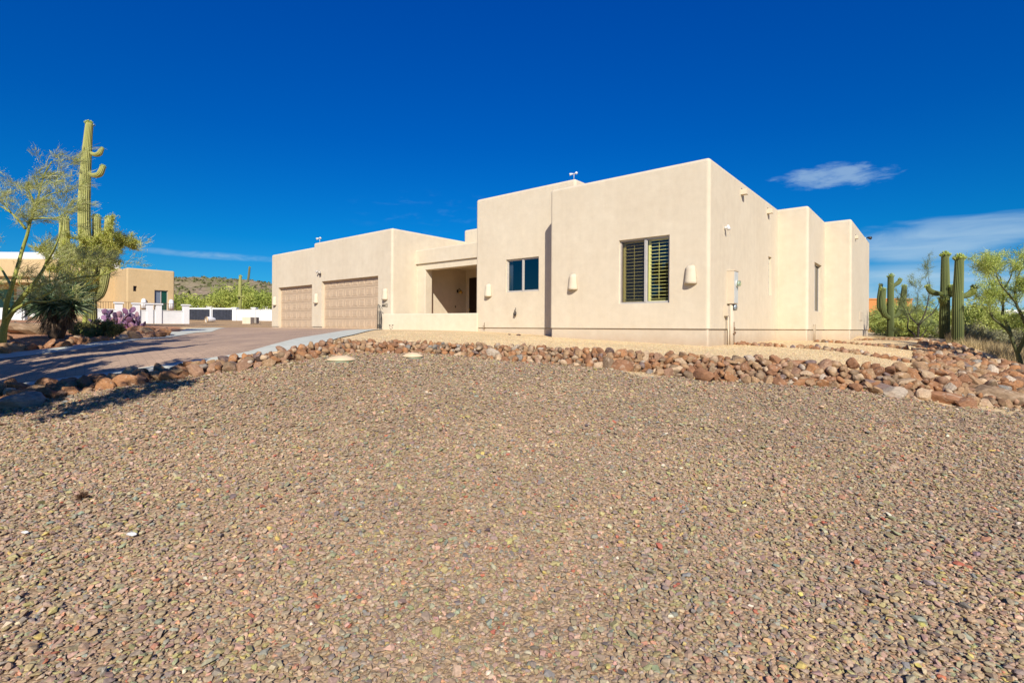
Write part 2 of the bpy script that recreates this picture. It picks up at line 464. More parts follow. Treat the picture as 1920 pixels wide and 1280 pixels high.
up_raw = [(0, 6.8, .60), (200, 7.1, .74), (350, 7.6, .85), (480, 8.1, .97), (560, 9.0, 1.08), (640, 11.2, 1.24), (716, 22.4, 1.385),
          (525, 28.5, 1.40), (590, 26, 1.40), (640, 24, 1.40), (600, 18, 1.36), (500, 15, 1.27), (400, 12, 1.12), (200, 9, .92),
          (760, 11.2, 1.17), (800, 10.6, 1.12), (900, 10.7, 1.09), (1000, 10.6, 1.05), (1160, 10.2, .985), (1331, 9.8, .93), (1540, 9.2, .85), (1730, 9.5, .74),
          (895, 19.5, 1.34), (800, 21, 1.38), (1031, 16.3, 1.2), (1180, 14.6, 1.11), (1331, 13.1, 1.04), (1459, 18.9, 1.08), (1400, 16, 1.05), (1516, 18.2, 1.08), (1597, 20.4, 1.07), (1630, 25.8, 1.15),
          (1740, 18, 1.10), (1772, 20, zpx(1772, 635, 20)), (1797, 18, zpx(1797, 648, 18)), (1820, 15, .86), (1900, 12.5, .66), (1915, 13.5, zpx(1915, 690, 13.5)),
          (1850, 22, .60), (1920, 20, .45), (1900, 40, .6), (1750, 40, .95), (1669, 28, 1.08), (1700, 45, 1.0), (1920, 9.0, .45),
          (0, 9.7, .84), (130, 10.8, .97), (280, 14.2, 1.14), (340, 20.5, 1.25), (420, 27, 1.38), (505, 30, 1.42),
          (10, 10.6, 1.10), (60, 13, 1.28), (110, 12, zpx(110, 634, 12)), (200, 14, 1.20), (150, 18, 1.40), (50, 25, 1.70), (0, 32, 1.86), (260, 22, 1.42),
          (300, 34, 1.62), (345, 34, 1.62), (400, 46, 2.0), (480, 46, 2.0), (400, 36, 1.62), (-300, 20, 1.4), (-300, 9, .7), (-800, 9, .4)]
up_xy = [C2(a, b) for a, b, c in up_raw]; up_z = [c for a, b, c in up_raw]
up_xy += [(-60, 60), (0, 60), (60, 60), (-60, 20), (60, 20), (-100, 100), (0, 110), (100, 100)]
up_z += [2.4, 1.9, 0.7, 1.8, 0.2, 2.4, 1.9, 0.6]
z_up = tps_fit(up_xy, up_z, 0.05)
BX = [-600, 0, 200, 350, 480, 560, 640, 800, 1000, 1160, 1331, 1500, 1700, 1920, 2400]
BB = [5.2, 6.0, 6.6, 7.2, 7.6, 8.2, 9.3, 9.9, 9.8, 9.4, 9.0, 8.6, 8.3, 8.4, 8.8]
BT = [5.9, 6.7, 7.05, 7.6, 8.05, 8.75, 10.0, 10.5, 10.5, 10.1, 9.7, 9.3, 9.2, 9.4, 9.8]
def terrain(X, Y):
    X = np.asarray(X, float); Y = np.asarray(Y, float)
    Yc = np.maximum(Y, 0.3)
    px = np.clip(960 + X / Yc * F, -600, 2400)
    b = np.interp(px, BX, BB); t_ = np.interp(px, BX, BT)
    t = np.clip((Y - b) / (t_ - b), 0, 1); t = t * t * (3 - 2 * t)
    r = np.hypot(X, Y)
    lo = z_low(X, Y); lo = np.where(r > 14, -0.2 + (lo + 0.2) * np.clip((22 - r) / 8, 0, 1), lo)
    k = np.clip((r - 70) / 60, 0, 1); k = k * k * (3 - 2 * k)
    up = np.where(k < 1, z_up(X, np.maximum(Y, 1)) * (1 - k) + 1.3 * k, 1.3)
    up = np.where(Y < 3, lo, up)
    return lo * (1 - t) + up * t
def tz(x, y): return float(terrain(np.array([x]), np.array([y]))[0])

def ground():
    an = np.unique(np.concatenate([np.arange(-180, -66, 4.0), np.arange(-66, 66, 0.4), np.arange(66, 180, 4.0)]))
    A = np.radians(an)
    rr = np.concatenate([[0.3], np.arange(0.8, 14, 0.09), np.geomspace(14, 60, 90)[1:], np.geomspace(60, 5000, 40)[1:]])
    na, nr = len(A), len(rr)
    AA, RR = np.meshgrid(A, rr)
    X = np.sin(AA) * RR; Y = np.cos(AA) * RR
    Z = terrain(X, Y)
    V = np.stack([X.ravel(), Y.ravel(), Z.ravel()], 1)
    i, j = np.meshgrid(np.arange(nr - 1), np.arange(na), indexing='ij'); jn = (j + 1) % na
    Fc = np.stack([i * na + j, (i + 1) * na + j, (i + 1) * na + jn, i * na + jn], -1).reshape(-1, 4)
    Yc = np.maximum(Y, 0.3); px = np.clip(960 + X / Yc * F, -600, 2400)
    b = np.interp(px, BX, BB); t_ = np.interp(px, BX, BT); t = np.clip((Y - b) / (t_ - b), 0, 1)
    grav = np.array([0.40, 0.295, 0.195]); tan = np.array([0.72, 0.56, 0.33]); dirt = np.array([0.26, 0.155, 0.095]); isl = np.array([0.46, 0.25, 0.14]); far = np.array([0.46, 0.32, 0.18])
    c = np.zeros(X.shape + (3,)) + grav
    c = np.where((t > 0.0)[..., None], dirt, c)
    up = t > 0.85
    c = np.where(up[..., None], tan, c)
    c = np.where((up & (px < 340) & (Y > 8.5))[..., None], isl, c)
    c = np.where((up & (px < 720) & (Y > 26))[..., None], far, c)
    c = np.where((up & (px > 1640) & (Y > 20))[..., None], np.array([0.42, 0.31, 0.16]), c)
    for qx, qy, qr in ((2.35, 9.1, 0.42), (6.9, 8.1, 0.5), (7.6, 8.0, 0.5)):
        w = np.clip(1.3 - np.hypot(X - qx, (Y - qy) * 1.4) / qr, 0, 1)[..., None]
        c = c * (1 - w) + tan * w
    o = np_mesh('ground', V, Fc, M['ground'], col=c.reshape(-1, 3), smooth=True)
    tag(o, kind='structure')
ground()

# ------------------------------------------------------------------ loose gravel stones
def stone_templates(n, sub, rg):
    out = []
    for _ in range(n):
        bm = bmesh.new()
        if sub == 0:
            vs = rg.normal(size=(9, 3)); vs /= np.linalg.norm(vs, axis=1)[:, None]
            for p in vs: bm.verts.new(p)
            r = bmesh.ops.convex_hull(bm, input=bm.verts[:])
        else:
            vs = rg.normal(size=(15, 3)); vs /= np.linalg.norm(vs, axis=1)[:, None]
            for p in vs: bm.verts.new(p * rg.uniform(0.85, 1.1))
            r = bmesh.ops.convex_hull(bm, input=bm.verts[:])
            g = [x for x in r['geom_interior'] if isinstance(x, bmesh.types.BMVert)]
            bmesh.ops.delete(bm, geom=g, context='VERTS')
        bmesh.ops.triangulate(bm, faces=bm.faces[:])
        bmesh.ops.recalc_face_normals(bm, faces=bm.faces[:])
        bm.verts.index_update()
        out.append((np.array([v.co[:] for v in bm.verts]), np.array([[v.index for v in f.verts] for f in bm.faces])))
        bm.free()
    return out

PAL = np.array([(0.30, 0.225, 0.15), (0.33, 0.25, 0.175), (0.26, 0.205, 0.15), (0.31, 0.26, 0.13), (0.34, 0.30, 0.14), (0.24, 0.25, 0.17),
                (0.28, 0.195, 0.165), (0.36, 0.25, 0.19), (0.22, 0.185, 0.17), (0.205, 0.225, 0.205), (0.38, 0.31, 0.22), (0.42, 0.22, 0.14),
                (0.36, 0.10, 0.06), (0.58, 0.50, 0.40), (0.44, 0.36, 0.11), (0.13, 0.11, 0.12), (0.52, 0.33, 0.25)])
PW = np.array([15, 15, 13, 9, 4.5, 5, 12, 10, 8, 4, 8, 4, .9, .7, 1.2, 1.8, 2.4]); PW = PW / PW.sum()

def scatter_stones(X, Y, size, tmpl, rg, pal=(PAL * .82 + .18 * np.array([.31, .235, .165])) * np.array([1.16, 1.12, .995]), pw=PW, sink=0.20, var=True):
    """returns V,F,C arrays"""
    Z = terrain(X, Y)
    n = len(X); which = rg.integers(0, len(tmpl), n)
    Vs, Fs, Cs = [], [], []; off = 0
    for k, (tv, tf) in enumerate(tmpl):
        I = np.where(which == k)[0]; m = len(I)
        if m == 0: continue
        sc = size[I, None] * np.stack([rg.uniform(0.8, 1.35, m), rg.uniform(0.65, 1.0, m), rg.uniform(0.34, 0.62, m)], 1) * 0.5
        a, bq, cq = rg.uniform(0, 2 * np.pi, m), rg.normal(0, 0.26, m), rg.normal(0, 0.26, m)
        ca, sa, cb, sb, cc, sn = np.cos(a), np.sin(a), np.cos(bq), np.sin(bq), np.cos(cq), np.sin(cq)
        P = tv[None] * sc[:, None]
        x, y, z = P[..., 0], P[..., 1], P[..., 2]
        y, z = y * cb[:, None] - z * sb[:, None], y * sb[:, None] + z * cb[:, None]
        x, z = x * cc[:, None] + z * sn[:, None], -x * sn[:, None] + z * cc[:, None]
        x, y = x * ca[:, None] - y * sa[:, None], x * sa[:, None] + y * ca[:, None]
        P = np.stack([x + X[I][:, None], y + Y[I][:, None], z + (Z[I] + size[I] * sink + rg.uniform(-.15, .2, m) * size[I])[:, None]], -1)
        base = pal[rg.choice(len(pal), m, p=pw)] * rg.uniform(0.82, 1.2, (m, 1)) * (1 + rg.normal(0, 0.05, (m, 3)))
        if var:
            lf = np.sin(X[I] * 1.3 + 1.7 * np.sin(Y[I] * .9)) * np.sin(Y[I] * 1.9 + 1.1 * np.sin(X[I] * 1.6 + 2)) + .6 * np.sin(X[I] * 4.1 + Y[I] * 2.3) * np.sin(Y[I] * 5.2 - X[I] * 1.2)
            base = base * (1 + .07 * lf[:, None] * np.array([1, .8, .6]))
        Cs.append(np.repeat(base[:, None], len(tv), 1).reshape(-1, 3))
        Vs.append(P.reshape(-1, 3))
        Fs.append((tf[None] + (np.arange(m) * len(tv))[:, None, None]).reshape(-1, 3) + off)
        off += m * len(tv)
    return Vs, Fs, Cs, off

def gravel():
    rg = np.random.default_rng(11)
    big = stone_templates(10, 1, rg); small = stone_templates(8, 0, rg)
    V, Fc, C = [], [], []; off = 0
    for (d0, d1, dens, smin, tm) in ((0.9, 3.2, 3400, 0.0245, big), (3.2, 5.2, 2700, 0.0255, big), (5.2, 7.4, 1900, 0.028, small), (7.4, 10.6, 1250, 0.032, small)):
        w0 = 1.16 * d1 + 2.4
        n = int(2 * w0 * (d1 - d0) * dens)
        X = rg.uniform(-w0, w0, n); Y = rg.uniform(d0, d1, n)
        px = 960 + X / Y * F
        b = np.interp(px, BX, BB)
        ok = (np.abs(X) < 1.12 * Y + 2.3) & (Y < b + 0.12)
        for qx, qy, qr in ((2.35, 9.1, 0.36), (6.9, 8.1, 0.42), (7.6, 8.0, 0.4)):
            ok &= (np.hypot(X - qx, (Y - qy) * 1.4) > qr) | (rg.random(n) < 0.12)
        X, Y = X[ok], Y[ok]
        s = smin * np.exp(rg.normal(-.05, 0.36, len(X))).clip(0.42, 2.3)
        a, f, c, o = scatter_stones(X, Y, s, tm, rg)
        V += a; Fc += [q + off for q in f]; C += c; off += o
    o = np_mesh('gravel', np.concatenate(V), np.concatenate(Fc), M['stone'], col=np.concatenate(C))
    tag(o, 'mixed brown, grey and red crushed gravel covering the front slope', 'gravel', kind='stuff')
gravel()

def tan_gravel():
    rg = np.random.default_rng(12)
    small = stone_templates(6, 0, rg)
    n = 90000
    px = rg.uniform(640, 1760, n); Y = rg.uniform(9.4, 17, n); X = (px - 960) / F * Y
    t_ = np.interp(px, BX, BT)
    # keep in front of the house
    u = -(X - 5.128) * 0.7683 + (Y - 13.23) * 0.6402; v = (X - 5.128) * 0.6402 + (Y - 13.23) * 0.7682
    ok = (Y > t_ - 0.05) & ((v < -0.05) | (u < -0.05))
    ok &= rg.random(n) < np.clip((px - 650) / 90, 0, 1) * np.clip((17 - Y) / 4, 0, 1)
    ok &= ~((px < 716) & (Y > 12))
    X, Y = X[ok], Y[ok]
    pal = np.array([1, 1.06, .98]) * np.array([(0.66, 0.50, 0.31), (0.72, 0.54, 0.34), (0.60, 0.42, 0.26), (0.74, 0.60, 0.42), (0.48, 0.33, 0.21), (0.62, 0.50, 0.36)])
    a, f, c, o = scatter_stones(X, Y, 0.016 * np.exp(rg.normal(0, 0.25, len(X))), small, rg, pal, np.array([4, 4, 3, 2, 1, 2]) / 16)
    o = np_mesh('tan_gravel', np.concatenate(a), np.concatenate(f), M['stone'], col=np.concatenate(c))
    tag(o, 'fine tan gravel spread between the rock border and the house', 'gravel', kind='stuff')
tan_gravel()

# ------------------------------------------------------------------ driveway
def ribbon(name, A, B, nu, nv, dz, mat, lab=None):
    """loft between polylines A and B (lists of xy)"""
    def res(P, n):
        P = np.array(P, float); d = np.r_[0, np.cumsum(np.hypot(*np.diff(P, axis=0).T))]
        # smooth resample
        t = np.linspace(0, d[-1], n); X = np.interp(t, d, P[:, 0]); Y = np.interp(t, d, P[:, 1])
        for _ in range(3):
            X[1:-1] = (X[:-2] + 2 * X[1:-1] + X[2:]) / 4; Y[1:-1] = (Y[:-2] + 2 * Y[1:-1] + Y[2:]) / 4
        return np.stack([X, Y], 1)
    a = res(A, nu); b = res(B, nu)
    t = np.linspace(0, 1, nv)[None, :, None]
    G = a[:, None] * (1 - t) + b[:, None] * t
    Z = terrain(G[..., 0], G[..., 1])
    Z = np.where(G[..., 1] > 0, z_up(G[..., 0], G[..., 1]), Z) + dz
    V = np.concatenate([G.reshape(-1, 2), Z.reshape(-1, 1)], 1)
    i, j = np.meshgrid(np.arange(nu - 1), np.arange(nv - 1), indexing='ij')
    Fc = np.stack([i * nv + j, i * nv + j + 1, (i + 1) * nv + j + 1, (i + 1) * nv + j], -1).reshape(-1, 4)
    if np.cross(np.append(G[1, 0] - G[0, 0], 0), np.append(G[0, 1] - G[0, 0], 0))[2] > 0: Fc = Fc[:, ::-1]
    return tag(np_mesh(name, V, Fc, mat, smooth=True), kind='structure')
edge = [C2(-700, 5.6), C2(-300, 6.3), C2(0, 6.75), C2(200, 7.15), C2(350, 7.7), C2(480, 8.2), C2(560, 9.0), C2(620, 10.4), C2(660, 12.6), C2(690, 16), C2(712, 20), C2(718, 22.2)]
far_e = [C2(-700, 8.0), C2(-300, 9.0), C2(0, 9.9), C2(130, 11.0), C2(220, 12.6), C2(285, 14.8), C2(325, 18.5), C2(350, 23), C2(400, 27), C2(450, 29), C2(509, 29.6)]
def off(P, d):
    P = np.array(P, float); T = np.gradient(P, axis=0); T /= np.linalg.norm(T, axis=1)[:, None]
    return [tuple(q) for q in P + np.stack([-T[:, 1], T[:, 0]], 1) * (np.array(d)[:, None] if hasattr(d, '__len__') else d)]
band = off(edge, [.45, .45, .45, .45, .5, .6, .8, .9, .9, .8, .6, .5])
fband = off(far_e, [-.45, -.45, -.45, -.45, -.45, -.6, -1.0, -1.2, -.6, -.1, -.02])
ribbon('driveway', edge, far_e, 120, 30, 0.012, M['pavers'])
ribbon('concrete_edging', edge, band, 120, 4, 0.022, M['concrete'])
o = ribbon('concrete_edging', far_e[:9], fband[:9], 80, 4, 0.022, M['concrete'])

# ------------------------------------------------------------------ the house
HC = (5.128, 13.23)
HR = math.atan2(-0.6402, 0.7683)
house = tag(empty('adobe_house', (HC[0], HC[1], 0), HR),
            'large cream stucco pueblo style house with flat parapets and two garage doors', 'house')
def hw(u, v, z):
    return Vector((HC[0] - .7683 * u + .6402 * v, HC[1] + .6402 * u + .7683 * v, z))
def u_at(px, v):
    k = (px - 960) / F       # solve X/Y = k for u
    return (HC[0] + .6402 * v - k * (HC[1] + .7683 * v)) / (.7683 + k * .6402)
def v_at(px, u):
    k = (px - 960) / F
    return (k * (HC[1] + .6402 * u) - HC[0] + .7683 * u) / (.6402 - k * .7683)

def hbox(u0, u1, v0, v1, z0, z1, bev=0.0, segs=5, bottom=False):
    bm = bmesh.new()
    bmesh.ops.create_cube(bm, size=1)
    for v in bm.verts:
        v.co = Vector((-(u0 if v.co.x > 0 else u1), v0 if v.co.y < 0 else v1, CZ + (z0 if v.co.z < 0 else z1)))
    if bev:
        es = [e for e in bm.edges if bottom or not all(abs(v.co.z - (CZ + z0)) < 1e-6 for v in e.verts)]
        bmesh.ops.bevel(bm, geom=es, offset=bev, segments=segs, profile=0.5, affect='EDGES')
    return bm
def bmobj(bm, name, mat, parent, cuts=()):
    me = bpy.data.meshes.new(name)
    bm.to_mesh(me); bm.free()
    me.materials.append(mat)
    o = bpy.data.objects.new(name, me); COL.objects.link(o)
    o.parent = parent
    tmp = []
    if cuts:
        for c in cuts:
            cb = hbox(*c)
            cm = bpy.data.meshes.new('cut'); cb.to_mesh(cm); cb.free()
            cobj = bpy.data.objects.new('cut', cm); COL.objects.link(cobj); cobj.parent = parent
            md = o.modifiers.new('b', 'BOOLEAN'); md.operation = 'DIFFERENCE'; md.solver = 'EXACT'; md.object = cobj
            tmp.append(cobj)
        bpy.context.view_layer.update()
        dg = bpy.context.evaluated_depsgraph_get()
        nm = bpy.data.meshes.new_from_object(o.evaluated_get(dg))
        nm.name = name
        o.modifiers.clear(); old = o.data; o.data = nm; bpy.data.meshes.remove(old)
        for c in tmp: bpy.data.objects.remove(c, do_unlink=True)
    return o

vM = 1.1; vG = 0.14; vE = 1.51; uG = 13.57; uM = 9.47; vK = 4.65
# window / door openings
w1 = (u_at(1254.6, 0), u_at(1159.8, 0), .71, 2.57)
w2 = (u_at(1009.6, vM), u_at(948.2, vM), 1.32, 2.55)
wu = -0.995
w3 = (v_at(1526.6, wu), v_at(1539.8, wu), .69, 2.55)
w4 = (v_at(1440, 0), v_at(1446, 0), 1.2, 2.56)
gd1 = (14.57, 19.33, 2.28); gd2 = (20.28, 23.95, 2.17)
BV = 0.095
bmobj(hbox(0, 5.09, 0, 9, 0, 4.47, BV), 'wall', M['stucco'], house,
      [(w1[0], w1[1], -0.3, 0.55, w1[2], w1[3]), (-0.3, 0.16, w4[0], w4[1], w4[2], w4[3])])
bmobj(hbox(wu, 6, 7.44, 12, 0, 4.46, BV), 'wall', M['stucco'], house, [(wu - .3, wu + .45, w3[0], w3[1], w3[2], w3[3])])
bmobj(hbox(-1.92, 6, 10.93, 17.96, 0, 4.44, BV), 'wall', M['stucco'], house)
bmobj(hbox(4.84, uM, vM, 10, 0, 5.05, BV), 'wall', M['stucco'], house, [(w2[0], w2[1], vM - .3, vM + .5, w2[2], w2[3])])
bmobj(hbox(9.0, 13.72, vK, 13, -0.25, 4.88, BV), 'wall', M['stucco'], house)
bmobj(hbox(uG, 20.12, vG, 9, -0.0, 4.29, BV), 'wall', M['stucco'], house, [(gd1[0], gd1[1], vG - .5, vG + .21, -1, gd1[2])])
bmobj(hbox(20.0, 24.79, vG + .004, 8.6, 0, 4.09, BV), 'wall', M['stucco'], house, [(gd2[0], gd2[1], vG - .5, vG + .215, -1, gd2[2])])
# recessed base below the stucco edge
i = 0.04
for (u0, u1, v0, v1, cuts) in ((0, 5.09, 0, 9, ()), (wu, 6, 7.44, 12, ()), (-1.92, 6, 10.93, 17.96, ()), (4.84, uM, vM, 10, ()),
                               (uG, 20.12, vG, 9, [(gd1[0], gd1[1], vG - .5, vG + .21, -1, gd1[2])]),
                               (20.0, 24.79, vG + .004, 8.6, [(gd2[0], gd2[1], vG - .5, vG + .215, -1, gd2[2])])):
    bmobj(hbox(u0 + i, u1 - i, v0 + i, v1 - i, -0.9, 0.004, 0.04, 3), 'foundation', M['plinth'], house, cuts)
# entry porch: pillar, beam, fascia, ceiling slab
pu = 12.99
bmobj(hbox(pu, uG + .05, vE, vE + .41, -0.25, 2.60, 0.03, 3), 'pillar', M['stucco'], house)
bmobj(hbox(uM - .05, uG + .05, vE + .003, vE + .40, 2.56, 2.90), 'beam', M['stucco'], house)
bmobj(hbox(uM - .08, uG + .08, vE - .075, vK + .1, 2.84, 3.46, 0.05, 4), 'porch_roof', M['stucco'], house)
bmobj(hbox(9.0, uG + .2, vE + .3, vK + .2, -0.35, -0.10), 'porch_floor', M['bounce_floor'], house)  # unseen floor, coloured to throw warm bounce into the porch
# low courtyard wall
a = wx(715, 588, 22.25); b = wx(895.5, 586.6, 20.0)
d = (b - a); d.z = 0; L = d.length
lw = empty('courtyard_wall', (a.x, a.y, 0), math.atan2(d.y, d.x))
tag(lw, 'low cream stucco wall closing off the entry courtyard', 'wall')
bm = bmesh.new(); bmesh.ops.create_cube(bm, size=1)
for v in bm.verts:
    v.co = Vector((0 if v.co.x < 0 else L, 0 if v.co.y < 0 else .22, CZ - .6 if v.co.z < 0 else CZ + .57))
bmesh.ops.bevel(bm, geom=[e for e in bm.edges if not all(v.co.z < CZ for v in e.verts)], offset=.045, segments=4, profile=.5, affect='EDGES')
bmobj(bm, 'wall', M['stucco'], lw)
# ornamental cut work in it
mb = MB()
for px, py, s in ((739, 610.3, 1), (747.5, 610, 1), (742, 612.2, .5), (745, 612.2, .5), (739.5, 614.5, .6), (746.5, 614.6, .7), (742.7, 616.8, .8), (741, 609.6, .35), (745.6, 609.8, .35)):
    p = wx(px, py, 22.3); q = lw.matrix_world
    # into wall coords
    ang = -math.atan2(d.y, d.x); rx = (p.x - a.x) * math.cos(ang) - (p.y - a.y) * math.sin(ang)
    mb.add([(rx - .045 * s, -.004, p.z + .02 * s), (rx + .045 * s, -.004, p.z + .03 * s), (rx + .01 * s, -.004, p.z - .035 * s), (rx - .045 * s, .01, p.z + .02 * s), (rx + .045 * s, .01, p.z + .03 * s), (rx + .01 * s, .01, p.z - .035 * s)],
           [(0, 2, 1), (3, 4, 5), (0, 1, 4, 3), (1, 2, 5, 4), (2, 0, 3, 5)])
mb.build('iron_ornament', M['black'], lw)

def hmb(): return MB()
def B(mb, u0, u1, v0, v1, z0, z1): mb.box(-max(u0, u1), -min(u0, u1), v0, v1, CZ + z0, CZ + z1)

# garage doors
def gdoor(u0, u1, ztop, nc, v, label=None):
    mb = hmb(); z0 = -0.115; H = (ztop + .1 - z0) / 5
    for r_ in range(5):
        B(mb, u0 - .02, u1 + .02, v, v + .04, z0 + r_ * H + .006, z0 + (r_ + 1) * H - .006)
    B(mb, u0 - .02, u1 + .02, v + .02, v + .06, z0, ztop + .12)
    door = mb.build('garage_door', M['garage_door'], house)
    pw = (u1 - u0) / nc
    for r_ in range(5):
        mb = hmb()
        for k in range(nc):
            a0 = u0 + k * pw + .07; a1 = u0 + (k + 1) * pw - .07; b0 = z0 + r_ * H + .085; b1 = z0 + (r_ + 1) * H - .085
            o_ = 0.022
            vs = []
            for (p, dv) in ((0, 0), (.018, -.011), (.034, -.011), (.05, 0.0), (.075, -.009)):
                vs += [(-(a0 + p), v + dv - .001, CZ + b0 + p), (-(a1 - p), v + dv - .001, CZ + b0 + p), (-(a1 - p), v + dv - .001, CZ + b1 - p), (-(a0 + p), v + dv - .001, CZ + b1 - p)]
            fs = []
            for q in range(4):
                for s_ in range(4):
                    fs.append((q*4+s_, q*4+4+s_, q*4+4+(s_+1)%4, q*4+(s_+1)%4))
            fs.append((16, 19, 18, 17))
            mb.add(vs, fs)
        mb.build('raised_panel', M['garage_door'], door)
    return door
tag(gdoor(gd1[0], gd1[1], gd1[2], 8, vG + .17), 'wide tan two car garage door')
tag(gdoor(gd2[0], gd2[1], gd2[2], 6, vG + .175), 'narrower tan single garage door')

# windows
def frame_uz(mb, u0, u1, v0, v1, z0, z1, w):
    B(mb, u0, u1, v0, v1, z0, z0 + w); B(mb, u0, u1, v0, v1, z1 - w, z1)
    B(mb, u0, u0 + w, v0 + .002, v1 - .002, z0 + w, z1 - w); B(mb, u1 - w, u1, v0 + .002, v1 - .002, z0 + w, z1 - w)
def window(wd, v, slats):
    u0, u1, z0, z1 = wd; um = (u0 + u1) / 2 - (.03 if slats else 0)
    mb = hmb(); frame_uz(mb, u0, u1, v, v + .07, z0, z1, .035)
    win = mb.build('window', M['alu'], house)
    mb = hmb(); B(mb, um - .03, um + .03, v - .012, v + .05, z0 + .035, z1 - .035); mb.build('mullion', M['alu'], win)
    for (s0, s1, dv, nm) in ((u0 + .035, um - .03, 0.0, 'fixed'), (um + .03, u1 - .035, .025, 'sliding')):
        mb = hmb(); frame_uz(mb, s0, s1, v + dv + .005, v + dv + .03, z0 + .035, z1 - .035, .026)
        mb.build('sash', M['alu'], win)
        mb = hmb(); y = v + dv + .02
        mb.add([(-s0, y, CZ + z0 + .05), (-s1, y, CZ + z0 + .05), (-s1, y, CZ + z1 - .05), (-s0, y, CZ + z1 - .05)], [(0, 1, 2, 3)])
        mb.build('pane', M['glass'] if slats else M['glass_dark'], win)
    if slats:
        mb = hmb(); y = v + .012
        mb.add([(-(um + .03), y, CZ + z0 + .05), (-(u1 - .035), y, CZ + z0 + .05), (-(u1 - .035), y, CZ + z1 - .05), (-(um + .03), y, CZ + z1 - .05)], [(0, 1, 2, 3)])
        mb.build('insect_screen', M['screen'], win)
        for (s0, s1) in ((u0 + .04, um - .03), (um + .03, u1 - .04)):
            mb = hmb(); n = 17; zz0 = z0 + .09; dz = (z1 - z0 - .2) / n
            vv = v + .13
            B(mb, s0, s0 + .045, vv, vv + .03, z0 + .02, z1 - .02); B(mb, s1 - .075, s1, vv, vv + .03, z0 + .02, z1 - .02)
            B(mb, s0, s1, vv + .001, vv + .029, z0 + .02, z0 + .085); B(mb, s0, s1, vv + .001, vv + .029, z1 - .09, z1 - .02)
            for k in range(n):
                zc = CZ + zz0 + (k + .5) * dz
                x0, x1 = -(s1 - .07), -(s0 + .04)
                a_, t_ = R(4), .005; c_, s_ = math.cos(a_) * .036, math.sin(a_) * .036
                y0, y1 = vv + .015 - c_, vv + .015 + c_
                mb.add([(x0, y0, zc - s_ - t_), (x1, y0, zc - s_ - t_), (x1, y1, zc + s_ - t_), (x0, y1, zc + s_ - t_), (x0, y0, zc - s_ + t_), (x1, y0, zc - s_ + t_), (x1, y1, zc + s_ + t_), (x0, y1, zc + s_ + t_)],
                       [(0,3,2,1),(4,5,6,7),(0,1,5,4),(1,2,6,5),(2,3,7,6),(3,0,4,7)])
            B(mb, (s0 + s1) / 2 - .004, (s0 + s1) / 2 + .004, vv - .035, vv - .024, z0 + .12, z1 - .12)
            mb.build('shutter', M['slat'], win)
    if not slats:
        mb = hmb(); n = 9; w_ = (u1 - um - .1) / n
        for k in range(n):
            mb.tube([(-(um + .62 + k * .042), v + .15 + .012 * (k % 2), CZ + z0 + .02), (-(um + .62 + k * .042), v + .15 + .012 * (k % 2), CZ + z1 - .02)], .026, 6)
        mb.build('curtain', M['white'], win); mb = hmb()
        for k in range(3):
            mb.tube([(-(u0 + .06 + k * .042), v + .15 + .012 * (k % 2), CZ + z0 + .02), (-(u0 + .06 + k * .042), v + .15 + .012 * (k % 2), CZ + z1 - .02)], .026, 6)
        mb.build('curtain', M['white'], win)
    mb = hmb(); B(mb, u0 - .0, u1 + .0, v + .36, v + .40, z0, z1); mb.build('room_shade_panel', M['dark'], win)  # near-black panel standing in for the shade of the unlit room
    return win
tag(window(w1, .075, True), 'two pane window with yellowish plantation shutters')
tag(window(w2, vM + .06, False), 'two pane window reflecting blue sky')
# side window (in a wall running along v)
def swindow(u, v0, v1, z0, z1):
    mb = hmb()
    for (a0, a1, b0, b1) in ((v0, v1, z0, z0 + .04), (v0, v1, z1 - .04, z1), (v0, v0 + .04, z0 + .04, z1 - .04), (v1 - .04, v1, z0 + .04, z1 - .04), ((v0 + v1) / 2 - .02, (v0 + v1) / 2 + .02, z0 + .04, z1 - .04)):
        B(mb, u + .10, u + .15, a0, a1, b0, b1)
    w = mb.build('window', M['alu'], house)
    mb = hmb(); mb.add([(-(u + .12), v0, CZ + z0), (-(u + .12), v1, CZ + z0), (-(u + .12), v1, CZ + z1), (-(u + .12), v0, CZ + z1)], [(0, 1, 2, 3)])
    mb.build('pane', M['glass_dark'], w)
    mb = hmb(); B(mb, u + .36, u + .38, v0, v1, z0, z1); mb.build('blind', M['slat'], w)
    return w
swindow(wu, *w3)
mb = hmb(); nb = 6
for k in range(nb):
    z0 = w4[2] + k * (w4[3] - w4[2]) / nb
    B(mb, .07, .13, w4[0], w4[1], z0 + .006, z0 + (w4[3] - w4[2]) / nb - .006)
mb.build('glass_block_window', plain('glass_block', (0.55, 0.52, 0.42), 0.2, 0, 0.6, 0.15, 20), house)

# front door at the back of the porch
ud0, ud1 = u_at(889.6, vK) - .55, u_at(880, vK)
mb = hmb(); B(mb, ud0, ud1, vK - .03, vK + .05, -0.1, 2.45); dr = mb.build('front_door', M['door_wood'], house)
mb = hmb()
for zz in (.15, .95, 1.65): B(mb, ud0 + .12, ud1 - .12, vK - .045, vK - .028, zz - .1, zz + .55)
mb.build('door_panel', M['door_wood'], dr)
mb = hmb(); mb.ball((-(ud1 - .1), vK - .09, CZ + .9), .035); mb.build('door_knob', M['brass'], dr)
